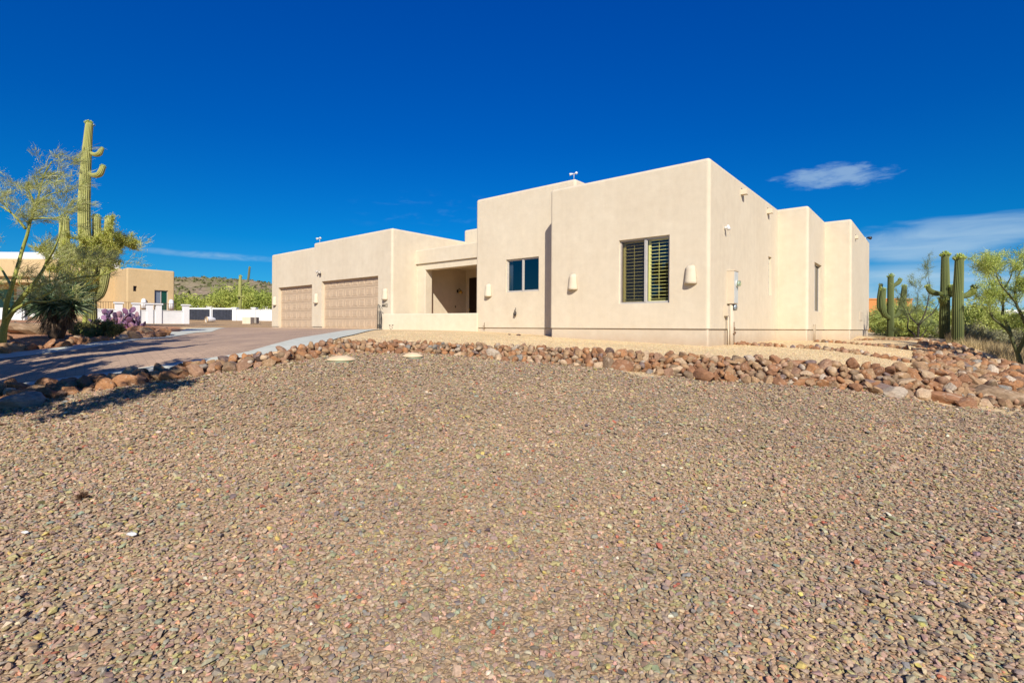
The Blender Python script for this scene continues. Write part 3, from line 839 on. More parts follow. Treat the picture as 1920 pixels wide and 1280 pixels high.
# porch lamp on the left porch wall
vl = v_at(857, uG)
mb = hmb(); zc = CZ + 1.78
mb.ball((-(uG - .02), vl, zc), .07, sq=(.3, 1, 1.2)); mb.tube([(-(uG - .02), vl, zc), (-(uG - .15), vl, zc + .12), (-(uG - .24), vl, zc + .02)], .014, 6)
lp = mb.build('porch_lamp', M['black'], house)
mb = hmb()
c = (-(uG - .24), vl, zc)
mb.tube([(c[0], c[1], c[2] + .03), (c[0], c[1], c[2] - .05), (c[0], c[1], c[2] - .11)], [.03, .09, .13], 14)
mb.build('lamp_shade', M['brass'], lp)
mb = hmb(); vl2 = v_at(853.5, uG); B(mb, uG - .012, uG + .01, vl2 - .03, vl2 + .03, .96, 1.06); mb.build('doorbell', M['bronze'], house)

# sconces: half shells of stucco, open at the bottom
def sconce(u, v, zb, h=.50, w=.162):
    mb = hmb(); vs = []; n = 12; m = 8
    for j in range(m + 1):
        t = j / m; z = zb + h * t
        rr = w * (1 - .30 * t); dd = .15 * (1 - .35 * t)
        if t > .85: k = math.sqrt(max(0, 1 - ((t - .85) / .155) ** 2)); rr *= .55 + .45 * k; dd *= k
        for q in range(n + 1):
            a_ = math.pi * q / n
            vs.append((-u + rr * math.cos(a_), v - dd * math.sin(a_), CZ + z))
    fs = [(j*(n+1)+q, (j+1)*(n+1)+q, (j+1)*(n+1)+q+1, j*(n+1)+q+1) for j in range(m) for q in range(n)]
    mb.add(vs, fs, True)
    top = m * (n + 1)
    o = mb.build('wall_sconce', M['stucco'], house)
    md = o.modifiers.new('t', 'SOLIDIFY'); md.thickness = .018; md.offset = 0
    return o
for px, v in ((1294.5, 0), (1074, 0), (915.5, vM), (722, vG), (593, vG), (515.5, vG + .004)):
    sconce(u_at(px, v), v, 1.19)
# canales (roof drain spouts) on the side wall
def canale(u, vc, z0, ln=.28, w=.26, h=.20):
    mb = hmb()
    v0, v1 = vc - w / 2, vc + w / 2; t = .035
    B(mb, u - ln, u + .05, v0, v1, z0, z0 + t); B(mb, u - ln, u + .05, v0, v0 + t, z0 + t, z0 + h); B(mb, u - ln, u + .05, v1 - t, v1, z0 + t, z0 + h)
    c = mb.build('roof_spout', M['stucco'], house)
    mb = hmb(); B(mb, u - .012, u + .02, v0 + t, v1 - t, z0 + t, z0 + h + .04); mb.build('spout_opening', M['bronze'], c)
canale(0, v_at(1389, 0), 4.04, .17, .18, .16); canale(0, v_at(1438, 0), 4.02, .17, .18, .16)
canale(-1.92, v_at(1603, -1.92), 3.80, .10, .2, .14)
mb = hmb(); B(mb, -1.80, -1.55, 17.9, 18.35, 3.85, 4.05); mb.build('roof_spout', M['stucco'], house)
# bullet lamp high on the side wall
vb = v_at(1357, 0); mb = hmb()
mb.tube([(0, vb, CZ + 2.80), (.10, vb, CZ + 2.80)], .035, 10); mb.tube([(.09, vb, CZ + 2.86), (.13, vb - .02, CZ + 2.74)], [.035, .05], 12)
mb.build('bullet_lamp', M['white'], house)
# twin flood lights
def twin(u, v, z, post, mat, nm='roof_flood_light', s=1.0):
    mb = hmb()
    mb.tube([(-u, v, CZ + z), (-u, v, CZ + z + post)], .013 * s, 6); mb.ball((-u, v, CZ + z + post), .035 * s)
    f = mb.build(nm, M['greymetal'], house)
    for sx in (-1, 1):
        mb = hmb(); c = Vector((-u + sx * .10 * s, v, CZ + z + post + .015)); dr_ = Vector((sx * .6, -.6, -.25)).normalized()
        mb.tube([(-u, v, CZ + z + post), c], .012 * s, 6)
        mb.tube([c - dr_ * .03 * s, c + dr_ * .06 * s, c + dr_ * .12 * s], [.03 * s, .05 * s, .062 * s], 12)
        mb.build('lamp_head', mat, f)
twin(4.98, vM + .12, 5.05, .20, M['white'], s=.75)
twin(19.75, vG + .12, 4.29, .22, M['greymetal'])
twin(-1.80, 17.2, 4.44, .10, M['bronze'], s=1.3)
# motion light over the garages
mb = hmb(); um_ = u_at(600.5, vG); B(mb, um_ - .05, um_ + .05, vG - .03, vG + .01, 2.66, 2.80); ml = mb.build('motion_light', M['alu'], house)
for sx in (-1, 1):
    mb = hmb(); c = Vector((-um_ + sx * .09, vG - .09, CZ + 2.78 - .03 * sx)); dr_ = Vector((sx * .4, -.6, -.5)).normalized()
    mb.tube([(-um_, vG - .02, CZ + 2.75), c], .012, 6); mb.tube([c, c + dr_ * .12], [.04, .062], 10); mb.build('lamp_head', M['alu'], ml)
mb = hmb(); c = Vector((-um_, vG - .06, CZ + 2.64)); mb.ball(c, .05); mb.build('sensor', M['bronze'], ml)
# small wall ornament and pipe on the middle wall
um_ = u_at(967, vM); mb = hmb()
P = [(0, .16), (.01, .10), (-.03, .05), (.02, .02), (.05, -.03), (.05, -.09), (.01, -.13), (-.03, -.11), (-.02, -.05), (.01, -.01)]
mb.tube([(-um_ + x_, vM - .02 - .01 * k, CZ + .58 + z_) for k, (x_, z_) in enumerate(P)], [.008, .012, .02, .018, .025, .028, .03, .024, .018, .012], 8)
mb.ball((-um_ - .02, vM - .06, CZ + .50), .035); mb.build('wall_ornament', M['bronze'], house)
um_ = u_at(909.5, vM); mb = hmb()
mb.tube([(-um_, vM + .02, CZ + .0), (-um_, vM - .05, CZ + .0), (-um_, vM - .05, CZ + .16), (-um_ + .03, vM - .07, CZ + .19)], .011, 6)
mb.tube([(-um_, vM - .05, CZ - .08), (-um_, vM - .05, CZ)], .008, 6); mb.tube([(-um_ - .04, vM - .08, CZ + .05), (-um_ + .04, vM - .08, CZ + .05)], .012, 6)
mb.build('hose_tap', M['iron'], house)
# wall openings / vents low on rear side wall
vv = v_at(1614, -1.92); mb = hmb(); B(mb, -1.94, -1.90, vv - .5, vv + .5, .42, .80); mb.build('access_panel', M['plinth'], house)
vv = v_at(1525, wu); mb = hmb()
mb.tube([(-wu + .04, vv - .12, CZ - .5), (-wu + .04, vv - .12, CZ + .16), (-wu + .04, vv - .06, CZ + .2), (-wu + .04, vv + .06, CZ + .2), (-wu + .04, vv + .12, CZ + .16), (-wu + .04, vv + .12, CZ - .5)], .018, 8)
mb.build('conduit_loop', M['plinth'], house)

# electric service: boxes, meter, conduits
vm = v_at(1363, 0)
mb = hmb(); B(mb, -.19, .0, vm - .02, vm + .36, .71, 1.63); B(mb, -.21, .0, vm - .03, vm + .37, 1.625, 1.655)
box_ = mb.build('meter_box', M['plinth'], house)
mb = hmb(); B(mb, -.197, -.185, vm + .0, vm + .34, .73, 1.61); mb.build('box_cover', M['greymetal'], box_)
mb = hmb(); mb.tube([(.19, vm + .2, CZ + 1.28), (.22, vm + .2, CZ + 1.28)], .10, 18); mb.build('meter_ring', M['greymetal'], box_)
mb = hmb(); mb.tube([(.22, vm + .2, CZ + 1.28), (.29, vm + .2, CZ + 1.28), (.31, vm + .2, CZ + 1.28)], [.085, .085, .06], 18); mb.build('meter_dome', M['meterglass'], box_)
mb = hmb(); mb.tube([(.225, vm + .2, CZ + 1.28), (.27, vm + .2, CZ + 1.28)], .06, 12); mb.build('meter_dial', M['greymetal'], box_)
mb = hmb(); mb.tube([(.10, vm + .28, CZ + .62), (.17, vm + .28, CZ + .62)], .10, 16); mb.tube([(.02, vm + .28, CZ + .62), (.10, vm + .28, CZ + .62)], .05, 10); mb.build('gas_valve', plain('galvanised', (.32, .38, .42), .4, .5, .5, .2), house)
mb = hmb(); B(mb, -.11, .0, vm - .28, vm - .08, .36, .64); mb.build('junction_box', M['plinth'], house)
for dv, r_, zt in ((.06, .05, .71), (-.17, .022, .36), (.22, .025, .5)):
    mb = hmb(); mb.tube([(.09, vm + dv, CZ - .75), (.09, vm + dv, CZ + zt)], r_, 12); mb.build('conduit', M['plinth'], house)
mb = hmb(); mb.tube([(.03, vm + .25, CZ - .02), (.12, vm + .25, CZ - .02), (.14, vm + .25, CZ + .05)], .02, 8)
mb.tube([(.13, vm + .2, CZ - .15), (.13, vm + .32, CZ - .10)], .03, 8); mb.tube([(.11, vm + .27, CZ - .6), (.11, vm + .27, CZ + .2)], .014, 6); mb.build('tap_pipe', M['iron'], house)

# house number
def text_part(txt, u, v, z, h, parent):
    cu = bpy.data.curves.new('house_number', 'FONT'); cu.body = txt; cu.size = h * 1.38; cu.extrude = .006; cu.align_x = 'CENTER'; cu.space_character = 1.08
    to = bpy.data.objects.new('t', cu); COL.objects.link(to)
    bpy.context.view_layer.update()
    me = bpy.data.meshes.new_from_object(to.evaluated_get(bpy.context.evaluated_depsgraph_get()))
    bpy.data.objects.remove(to, do_unlink=True)
    o = bpy.data.objects.new('house_number', me); COL.objects.link(o)
    me.materials.clear(); me.materials.append(M['bronze'])
    for vt in me.vertices:
        x_, y_, z_ = vt.co; vt.co = (-u + x_ * .66, v - .012 - z_, CZ + z + y_)
    o.parent = parent
text_part('44413', u_at(721.5, vG), vG, .865, .165, house)

# black wrought stand by the garage pier
p = wx(711, 616, 22.1)
st = tag(empty('wrought_iron_stand', (p.x, p.y, tz(p.x, p.y) + .015)), 'slender black wrought iron stand leaning by the garage pier', 'stand')
mb = MB()
mb.tube([(-.09, 0, 0), (-.08, 0, .9), (-.05, 0, 1.08)], .012, 6); mb.tube([(.08, 0, 0), (.1, 0, .5), (.06, 0, .85), (-.03, 0, 1.08)], .012, 6)
mb.tube([(0, .06, 0), (0, .02, .6), (-.02, 0, 1.0)], .012, 6); mb.tube([(-.05, 0, 1.08), (.04, 0, 1.02), (.14, 0, .88)], .010, 6)
mb.build('frame', M['black'], st)
mb = MB()
for k in range(5): mb.tube([(-.085, 0, .06 + k * .035), (0, .05, .06 + k * .035), (.085, 0, .06 + k * .035)], .016, 6)
for k in range(7): mb.tube([(-.085 + .028 * k, .01, .2), (-.07 + .024 * k, .01, .8)], .006, 5)
mb.build('rails', M['black'], st)

# ------------------------------------------------------------------ rocks
def rock_mesh(seed, sub=3, rgh=.055):
    rg = np.random.default_rng(seed)
    bm = bmesh.new(); bmesh.ops.create_icosphere(bm, subdivisions=sub, radius=1)
    npl = rg.integers(9, 14); N = rg.normal(size=(npl, 3)); N /= np.linalg.norm(N, axis=1)[:, None]
    Dp = rg.uniform(.52, .86, npl)
    offv = Vector(rg.uniform(-50, 50, 3))
    for v in bm.verts:
        dr_ = np.array(v.co.normalized()); q = N @ dr_
        rr = [Dp[k] / q[k] for k in range(npl) if q[k] > .15]
        r_ = 1.08
        if rr:
            a_ = np.array(rr + [1.08]); kk = 90.0
            r_ = -np.log(np.exp(-kk * a_).sum()) / kk
        r_ += rgh * mnoise.fractal(Vector(dr_) * 1.6 + offv, .9, 2.0, 4)
        v.co = Vector(dr_) * r_
    for f in bm.faces: f.smooth = True
    me = bpy.data.meshes.new('rock'); bm.to_mesh(me); bm.free(); me.set_sharp_from_angle(angle=R(18))
    me.materials.append(M['rock'])
    return me
RM = [rock_mesh(100 + k) for k in range(16)]
RCOL = {'reddish brown': (.29, .155, .085), 'rusty orange': (.37, .195, .095), 'tan': (.37, .25, .145), 'grey brown': (.26, .19, .125), 'pinkish': (.35, .22, .145),
        'dark purple grey': (.20, .15, .14), 'blue grey': (.24, .24, .225), 'chalky white': (.48, .42, .34), 'pale cream': (.48, .37, .25)}
RCOL = {k: (c[0] * .90, c[1] * .84, c[2] * .78) for k, c in RCOL.items()}
RWT = [24, 18, 24, 13, 9, 2.5, 1.2, 5, 8]
RKEYS = list(RCOL)
ROCKS = []    # (x, y, z, size(half), colourname, template, rot, scale3, zone)
def try_rocks(cands, zone, pack=.78, sink=.25):
    cands.sort(key=lambda c: -c[2])
    grid = {}
    for (x, y, r_) in cands:
        g = (int(x // .5), int(y // .5)); ok = True
        for ii in range(-2, 3):
            for jj in range(-2, 3):
                for (x2, y2, r2) in grid.get((g[0]+ii, g[1]+jj), ()):
                    if (x-x2)**2 + (y-y2)**2 < ((r_ + r2) * pack) ** 2: ok = False; break
                if not ok: break
            if not ok: break
        if not ok: continue
        grid.setdefault(g, []).append((x, y, r_))
        ROCKS.append([x, y, None, r_, random.choices(RKEYS, RWT)[0], random.randrange(16), (random.uniform(-.8, .8), random.uniform(-.8, .8), random.uniform(0, 6.28)),
                      (random.uniform(.95, 1.45), random.uniform(.7, 1.0), random.uniform(.55, .95)), zone])
def band_c(px0, px1, n, rmin, rmax, tmin=-.05, tmax=1.1, pw=2.0):
    out = []
    for _ in range(n):
        px = random.uniform(px0, px1); b_ = np.interp(px, BX, BB); t_ = np.interp(px, BX, BT)
        Y = b_ + (t_ - b_) * random.uniform(tmin, tmax)
        out.append(((px - 960) / F * Y, Y, rmin + (rmax - rmin) * random.random() ** pw))
    return out
# specials first (x, y, half-size, colour, zone)
def special(px, D, r_, colr, zone, sc=(1.2, .8, .7), rot=None, label=None, tm=None):
    x, y = C2(px, D); r_ = r_ * (1 if zone == 'island' else .78)
    ROCKS.append([x, y, None, r_, colr, random.randrange(16) if tm is None else tm, rot or (0, 0, random.uniform(0, 6.28)), sc, zone, label])
special(38, 6.05, .27, 'blue grey', 'shade', (1.35, .9, .62), (.1, .0, .2), 'big flat grey boulder at the shaded left end of the driveway border')
special(215, 7.0, .17, 'tan', 'drive', (1, .9, .9), None, 'rounded tan boulder beside two orange ones on the driveway border')
special(240, 6.85, .19, 'rusty orange', 'drive', (1.3, .8, .75), (0, 0, .2), 'long orange brown boulder lying on the driveway border')
special(268, 7.05, .14, 'rusty orange', 'drive', (.9, .9, .9), None, 'upright orange boulder at the right of the long one on the border')
special(484, 7.95, .16, 'dark purple grey', 'drive', (1, .9, 1.0), None, 'dark rounded rock topping the border by the concrete edging')
special(925, 10.05, .19, 'chalky white', 'middle', (1.1, .9, .85), None, 'large chalky white rock in the middle of the rock border')
special(972, 9.95, .14, 'blue grey', 'middle', (1.2, .8, .75), None, 'dark green grey rock next to the large white one')
special(1168, 9.35, .25, 'reddish brown', 'middle', (1.2, .8, .85), (.1, 0, .5), 'large flat faced brown boulder above the pale bare patch')
special(1142, 9.45, .20, 'grey brown', 'middle', (.8, .8, 1.15), None, 'upright grey brown boulder left of the flat faced one')
special(1370, 8.95, .22, 'rusty orange', 'right', (1.0, .7, .95), None, 'tall rusty boulder at the foot of the border below the meter box')
special(1322, 9.0, .24, 'reddish brown', 'right', (1.2, .8, .8), None, 'wedge shaped reddish boulder at the foot of the border below the house corner')
special(1656, 8.5, .30, 'dark purple grey', 'right', (1.3, .6, .55), (.5, .3, -.6), 'dark slab of rock propped aslant on top of the border')
special(1680, 8.25, .24, 'chalky white', 'right', (1.4, .9, .6), (0, 0, .0), 'big pale pink and white oval rock at the foot of the border')
special(1735, 8.3, .22, 'pale cream', 'right', (.9, .7, .9), None, 'pale rounded boulder beside a long brown slab')
special(1785, 8.15, .33, 'reddish brown', 'right', (1.5, .7, .5), (.25, .1, -.45), 'long brown slab of rock slanting down to the gravel')
special(1865, 8.75, .36, 'grey brown', 'right', (1.5, .9, .62), (.2, .1, -.4), 'largest brown boulder of the rock slope at far right')
special(1815, 7.95, .22, 'reddish brown', 'right', (1.5, .7, .6), None, 'long reddish rock at the foot of the rock slope at far right')
special(62, 13.0, .52, 'grey brown', 'island', (1.5, .9, .62), (0, 0, .1), 'huge shaded boulder in the planting island beneath the palo verde')
special(10, 11.3, .18, 'rusty orange', 'island', (1.3, .8, .6), None, 'orange rock left of the huge shaded boulder')
special(264, 15.2, .32, 'reddish brown', 'island', (1.2, .9, .9), None, 'dark boulder behind the purple prickly pear at the island tip')
special(12, 10.2, .24, 'tan', 'island', (1.4, .9, .6), None, 'long tan boulder on the near edge of the planting island')
nsp = len(ROCKS)
for (x, y, rr) in [(q[0], q[1], q[3]) for q in ROCKS]: pass
def with_specials(c):
    return [q for q in c if all((q[0]-s[0])**2 + (q[1]-s[1])**2 > ((q[2]+s[3]) * .62) ** 2 for s in ROCKS[:nsp])]
try_rocks(with_specials(band_c(-180, 320, 900, .055, .13, pw=1.6)), 'shade', .70)
try_rocks(with_specials(band_c(320, 640, 1200, .045, .115, pw=1.8)), 'drive', .70)
try_rocks(with_specials(band_c(640, 1120, 4600, .034, .095, pw=2.2)), 'middle', .70)
try_rocks(with_specials(band_c(1120, 1520, 4000, .038, .12, pw=2.2)), 'centre', .70)
try_rocks(with_specials(band_c(1520, 2080, 3600, .045, .135, -.05, .95, pw=1.8)), 'right', .70)
# a looser second course lying on the first
n1st = len(ROCKS)
try_rocks(band_c(330, 640, 260, .04, .09, .1, .9), 'drive', 1.0)
try_rocks(band_c(640, 1120, 800, .032, .075, .15, .9), 'middle', .95)
try_rocks(band_c(1120, 1520, 650, .035, .08, .1, .7), 'centre', .95)
try_rocks(band_c(1520, 2000, 500, .04, .09, .1, .55), 'right', .95)
for q in ROCKS[n1st:]: q += [None, q[3] * .8]
# rock slope climbing to the cactus crest
c = []
for _ in range(5200):
    px = random.uniform(1715, 2050); lo_ = np.interp(px, BX, BT) + .05; hi_ = np.interp(px, [1690, 1730, 1800, 1880, 1920, 2050], [9.9, 18, 16.5, 13, 12.2, 12])
    Y = random.uniform(lo_, hi_); e_ = 10.2 + (1760 - px) * .035
    if px < 1760 and Y > 11.2 and random.random() < .55: continue
    c.append(((px - 960) / F * Y, Y, .045 + .085 * random.random() ** 2))
try_rocks(with_specials(c), 'slope', .78)
# rows of rock edging the terraces beside the house
def row(pts, n, rmin, rmax, wid, zone):
    P = [Vector((*C2(a_, b_), 0)) for a_, b_ in pts]; c = []
    for _ in range(n):
        k = random.randrange(len(P) - 1); t = random.random(); q = P[k].lerp(P[k+1], t)
        dn = (P[k+1] - P[k]).normalized(); pn = Vector((-dn.y, dn.x, 0)); q = q + pn * random.uniform(-wid, wid)
        c.append((q.x, q.y, random.uniform(rmin, rmax)))
    try_rocks(c, zone, .72)
row([(1378, 14.9), (1450, 14.0), (1560, 12.9), (1650, 11.7), (1710, 10.9)], 600, .05, .11, .2, 'terrace')
row([(1530, 17.2), (1600, 15.8), (1680, 14.6), (1760, 13.6)], 360, .05, .09, .14, 'terrace')
row([(1606, 20.0), (1650, 19.2), (1700, 18.4), (1760, 17.6)], 360, .05, .10, .2, 'terrace')
# planting island edge
row([(-60, 9.9), (0, 10.1), (130, 11.2), (220, 12.8), (285, 15.0)], 220, .08, .2, .14, 'island')
row([(262, 14.4), (290, 15.2), (283, 17.0)], 60, .12, .28, .3, 'island')
PLACE = {'shade': 'in the border along the shaded driveway', 'drive': 'in the border by the pale concrete edging',
         'middle': 'in the border below the courtyard wall', 'centre': 'in the border below the shuttered window',
         'right': 'in the border right of the meter box', 'slope': 'on the slope below the two tall saguaros',
         'terrace': 'in a terrace row beside the right side wall', 'island': 'on the edge of the planting island'}
for q in ROCKS:
    x, y = q[0], q[1]; px = 960 + x / max(y, .3) * F
    hz = q[3] * q[7][2]
    q[2] = tz(x, y) + hz * (random.uniform(.2, .6) if q[8] in ('shade', 'drive', 'middle', 'centre', 'right') else random.uniform(-.05, .35)) + (q[10] if len(q) > 10 else 0)
vis = [q for q in ROCKS if abs(q[0]) < 1.03 * q[1]]
vis.sort(key=lambda q: -q[3] / q[1] - (10 if len(q) > 9 and q[9] else 0))
indiv = vis[:300]; ids = set(id(q) for q in indiv); rest = [q for q in ROCKS if id(q) not in ids]
for q in indiv:
    o = bpy.data.objects.new('rock', RM[q[5]])
    COL.objects.link(o); o.location = (q[0], q[1], q[2]); o.rotation_euler = q[6]; o.scale = [q[3] * s_ for s_ in q[7]]
    k_ = random.uniform(.85, 1.15); cc = RCOL[q[4]]; o.color = (cc[0]*k_, cc[1]*k_, cc[2]*k_, 1)
    if len(q) > 9 and q[9]: tag(o, q[9], 'boulder')
    else:
        sz = 'larger' if q[3] > .11 else 'fist sized' if q[3] < .065 else 'mid sized'
        lab = '%s %s rock %s' % (sz, q[4], PLACE[q[8]])
        tag(o, lab, 'rock', lab.replace(' rock ', ' rocks '))
Vs, Fs, Cs = [], [], []; offn = 0
LM = []
for k in range(16):
    me = rock_mesh(200 + k, 2, .06)
    LM.append((np.array([v.co[:] for v in me.vertices]), np.array([p.vertices[:] for p in me.polygons]))); bpy.data.meshes.remove(me)
from mathutils import Euler
for q in rest:
    tv, tf = LM[q[5]]; mt = np.array(Euler(q[6]).to_matrix())
    Vs.append((tv * (np.array(q[7]) * q[3])) @ mt.T + np.array(q[:3])); Fs.append(tf + offn); offn += len(tv)
    Cs.append(np.tile(np.array(RCOL[q[4]]) * random.uniform(.85, 1.15), (len(tv), 1)))
o = np_mesh('small_rocks', np.concatenate(Vs), np.concatenate(Fs), M['rock_small'], col=np.concatenate(Cs), smooth=True)
tag(o, 'smaller brown and tan rocks filling the borders and the slope', 'rocks', kind='stuff')

# septic lids
for px, py, D, r_, lab in ((640, 678, 8.45, .235, 'tan domed tank lid with green rim, left one in the gravel'), (774, 668, 9.25, .19, 'smaller tan domed tank lid touching the rock border')):
    p = wx(px, py, D); z = tz(p.x, p.y)
    e_ = tag(empty('tank_lid', (p.x, p.y, z)), lab, 'lid')
    mb = MB(); mb.tube([(0, 0, -.05), (0, 0, .014)], r_ * .98, 32); mb.build('rim', M['greenrim'], e_)
    mb = MB(); n = 32; mb.tube([(0, 0, .015), (0, 0, .030), (0, 0, .062), (0, 0, .084), (0, 0, .090)], [r_ * 1.02, r_ * 1.0, r_ * .75, r_ * .4, .01], n); mb.build('dome', M['lid'], e_)

# ------------------------------------------------------------------ plants: generic builders
def leaf_cloud(centers, radii, n, size, cols, rg, aspect=1.6, squash=.8, shell=.35):
    """many small leaf quads in clumps -> V,F,C"""
    centers = np.array(centers, float); radii = np.array(radii, float)
    k = rg.choice(len(centers), n, p=(radii**2) / (radii**2).sum())
    d = rg.normal(size=(n, 3)); d /= np.linalg.norm(d, axis=1)[:, None]
    r_ = radii[k] * (shell + (1 - shell) * rg.random(n)) ** 1.0
    P = centers[k] + d * r_[:, None] * np.array([1, 1, squash])
    a = rg.normal(size=(n, 3)); a /= np.linalg.norm(a, axis=1)[:, None]
    b = np.cross(a, rg.normal(size=(n, 3))); b /= np.linalg.norm(b, axis=1)[:, None]
    s = size * np.exp(rg.normal(0, .3, n))[:, None]
    V = np.stack([P - a*s*aspect/2, P + b*s/2, P + a*s*aspect/2, P - b*s/2], 1).reshape(-1, 3)
    Fc = np.arange(n * 4).reshape(n, 4)
    cols = np.array(cols); ck = rg.random(len(centers))
    t = np.clip(ck[k] * .6 + rg.random(n) * .4, 0, .999) * (len(cols) - 1)
    i0 = t.astype(int); fr = (t - i0)[:, None]
    c = cols[i0] * (1 - fr) + cols[i0 + 1] * fr
    C = np.repeat(c, 4, 0)
    return V, Fc, C

def twigs(starts, dirs, lens, width, cols, rg, bend=.25, gravity=-.05):
    """thin tapering three-section blades"""
    n = len(starts); S = np.array(starts); Dn = np.array(dirs); Dn /= np.linalg.norm(Dn, axis=1)[:, None]
    L = np.array(lens)[:, None]
    side = np.cross(Dn, rg.normal(size=(n, 3))); side /= np.linalg.norm(side, axis=1)[:, None]
    bd = rg.normal(0, bend, (n, 3)) + np.array([0, 0, gravity])
    mid = S + Dn * L * .5 + bd * L * .12; end = S + Dn * L + bd * L * .5
    w = np.full((n, 1), width) if not hasattr(width, '__len__') else np.array(width)[:, None]
    V = np.stack([S - side*w/2, S + side*w/2, mid + side*w*.4, mid - side*w*.4, end + side*w*.12, end - side*w*.12], 1).reshape(-1, 3)
    b = (np.arange(n) * 6)[:, None]
    Fc = np.concatenate([b + np.array([[0, 1, 2, 3]]), b + np.array([[3, 2, 4, 5]])])
    cols = np.array(cols); c = cols[rg.integers(0, len(cols), n)] * rg.uniform(.75, 1.25, (n, 1))
    return V, Fc, np.repeat(c, 6, 0)

def join(parts):
    V, Fc, C = [], [], []; o_ = 0
    for v, f, c in parts:
        V.append(v); Fc.append(f + o_); C.append(c); o_ += len(v)
    return np.concatenate(V), np.concatenate(Fc), np.concatenate(C)

def bark_build(mb, name, parent, cols):
    o = mb.build(name, M['bark'], parent)
    me = o.data; n = len(me.vertices)
    co_ = np.empty(n * 3); me.vertices.foreach_get('co', co_); co_ = co_.reshape(-1, 3)
    a = me.attributes.new('tone', 'FLOAT_COLOR', 'POINT')
    nz = np.array([mnoise.noise(Vector(p) * 2.5) for p in co_]) * .5 + .5
    c = np.ones((n, 4), np.float32); c[:, :3] = np.array(cols[0])[None] * (1 - nz[:, None]) + np.array(cols[1])[None] * nz[:, None]
    a.data.foreach_set('color', c.ravel())
    return o

def smooth_path(P, n=6):
    out = []
    for i in range(len(P) - 1):
        p0 = P[max(i-1, 0)]; p1 = P[i]; p2 = P[i+1]; p3 = P[min(i+2, len(P)-1)]
        for k in range(n):
            t = k / n
            out.append(.5 * ((2*p1) + (-p0 + p2) * t + (2*p0 - 5*p1 + 4*p2 - p3) * t*t + (-p0 + 3*p1 - 3*p2 + p3) * t**3))
    out.append(P[-1])
    return out

GREENB = ((.22, .25, .05), (.42, .42, .11))
def palo_verde(base, limbs, seed, label, ntw, tl, tw, cols, spray=2200, group=None, bark=GREENB, wind=(.5, 0, .2), sub=3, leafn=0, name='palo_verde_tree', leafs=.012, g0=.35):
    """limbs: list of (points(Vector), r0, r1); thinner branches and twigs grown from them"""
    rg = np.random.default_rng(seed); rd = random.Random(seed)
    root = tag(empty(name, base), label, 'tree', group)
    bl = Vector(base)
    mb = MB(); ends = []
    def grow(p, d, L, r_, depth):
        pts = [p.copy()]; dd = d.normalized(); n = 5
        for k in range(n):
            dd = (dd + Vector((rd.gauss(0, .22), rd.gauss(0, .22), rd.gauss(.03, .2))) + Vector(wind) * .12).normalized()
            pts.append(pts[-1] + dd * L / n)
        mb.tube(pts, [r_ * (1 - .75 * k / n) for k in range(n + 1)], 5 if r_ < .02 else 7, False)
        for k in range(1, n + 1): ends.append((pts[k], (pts[k] - pts[k-1]).normalized(), L, depth))
        if depth > 0:
            for _ in range(rd.randint(2, 3)):
                k = rd.randint(2, n); nd = (pts[k] - pts[k-1]).normalized() + Vector((rd.gauss(0, .6), rd.gauss(0, .6), rd.gauss(.12, .5)))
                grow(pts[k], nd, L * rd.uniform(.55, .8), r_ * .5, depth - 1)
    for pts, r0, r1 in limbs:
        P = smooth_path([Vector(p) - bl for p in pts], 5); n = len(P)
        mb.tube(P, [r0 + (r1 - r0) * k / (n - 1) for k in range(n)], 9)
        for k in range(int(n * g0), n):
            if rd.random() < sub * .32 or k == n - 1:
                d = (P[k] - P[k-1]).normalized() + Vector((rd.gauss(0, .7), rd.gauss(0, .7), rd.gauss(.25, .5)))
                grow(P[k], d, tl * rd.uniform(.6, 1.2), max(r1 * .7, .006), 2)
    bark_build(mb, 'trunk', root, bark)
    E = ends; n = ntw
    idx = rg.integers(0, len(E), n)
    S = np.array([E[i][0] for i in idx]) + rg.normal(0, .02, (n, 3)); Dr = np.array([E[i][1] for i in idx])
    Dr = Dr + rg.normal(0, .45, (n, 3)) + np.array(wind) * .6
    parts = [twigs(S, Dr, rg.uniform(.12, .42, n) * tl, tw * rg.uniform(.6, 1.3, n), cols, rg)]
    if leafn:
        i2 = rg.integers(0, len(E), leafn); P = np.array([E[i][0] for i in i2]) + rg.normal(0, tl * .16, (leafn, 3)) + np.array(wind) * tl * rg.uniform(0, .25, (leafn, 1))
        a = rg.normal(size=(leafn, 3)) ; a /= np.linalg.norm(a, axis=1)[:, None]; b = np.cross(a, rg.normal(size=(leafn, 3))); b /= np.linalg.norm(b, axis=1)[:, None]
        s = leafs
        V = np.stack([P - a*s*1.6, P + b*s*.7, P + a*s*1.6, P - b*s*.7], 1).reshape(-1, 3)
        c = np.array(cols)[rg.integers(0, len(cols), leafn)] * rg.uniform(.7, 1.2, (leafn, 1))
        parts.append((V, np.arange(leafn*4).reshape(-1, 4), np.repeat(c, 4, 0)))
    V, Fc, C = join(parts)
    np_mesh('crown', V, Fc, M['leaf'], root, C)
    return root

YG = [(.40, .43, .12), (.50, .50, .18), (.32, .37, .11), (.58, .56, .30), (.45, .48, .20)]
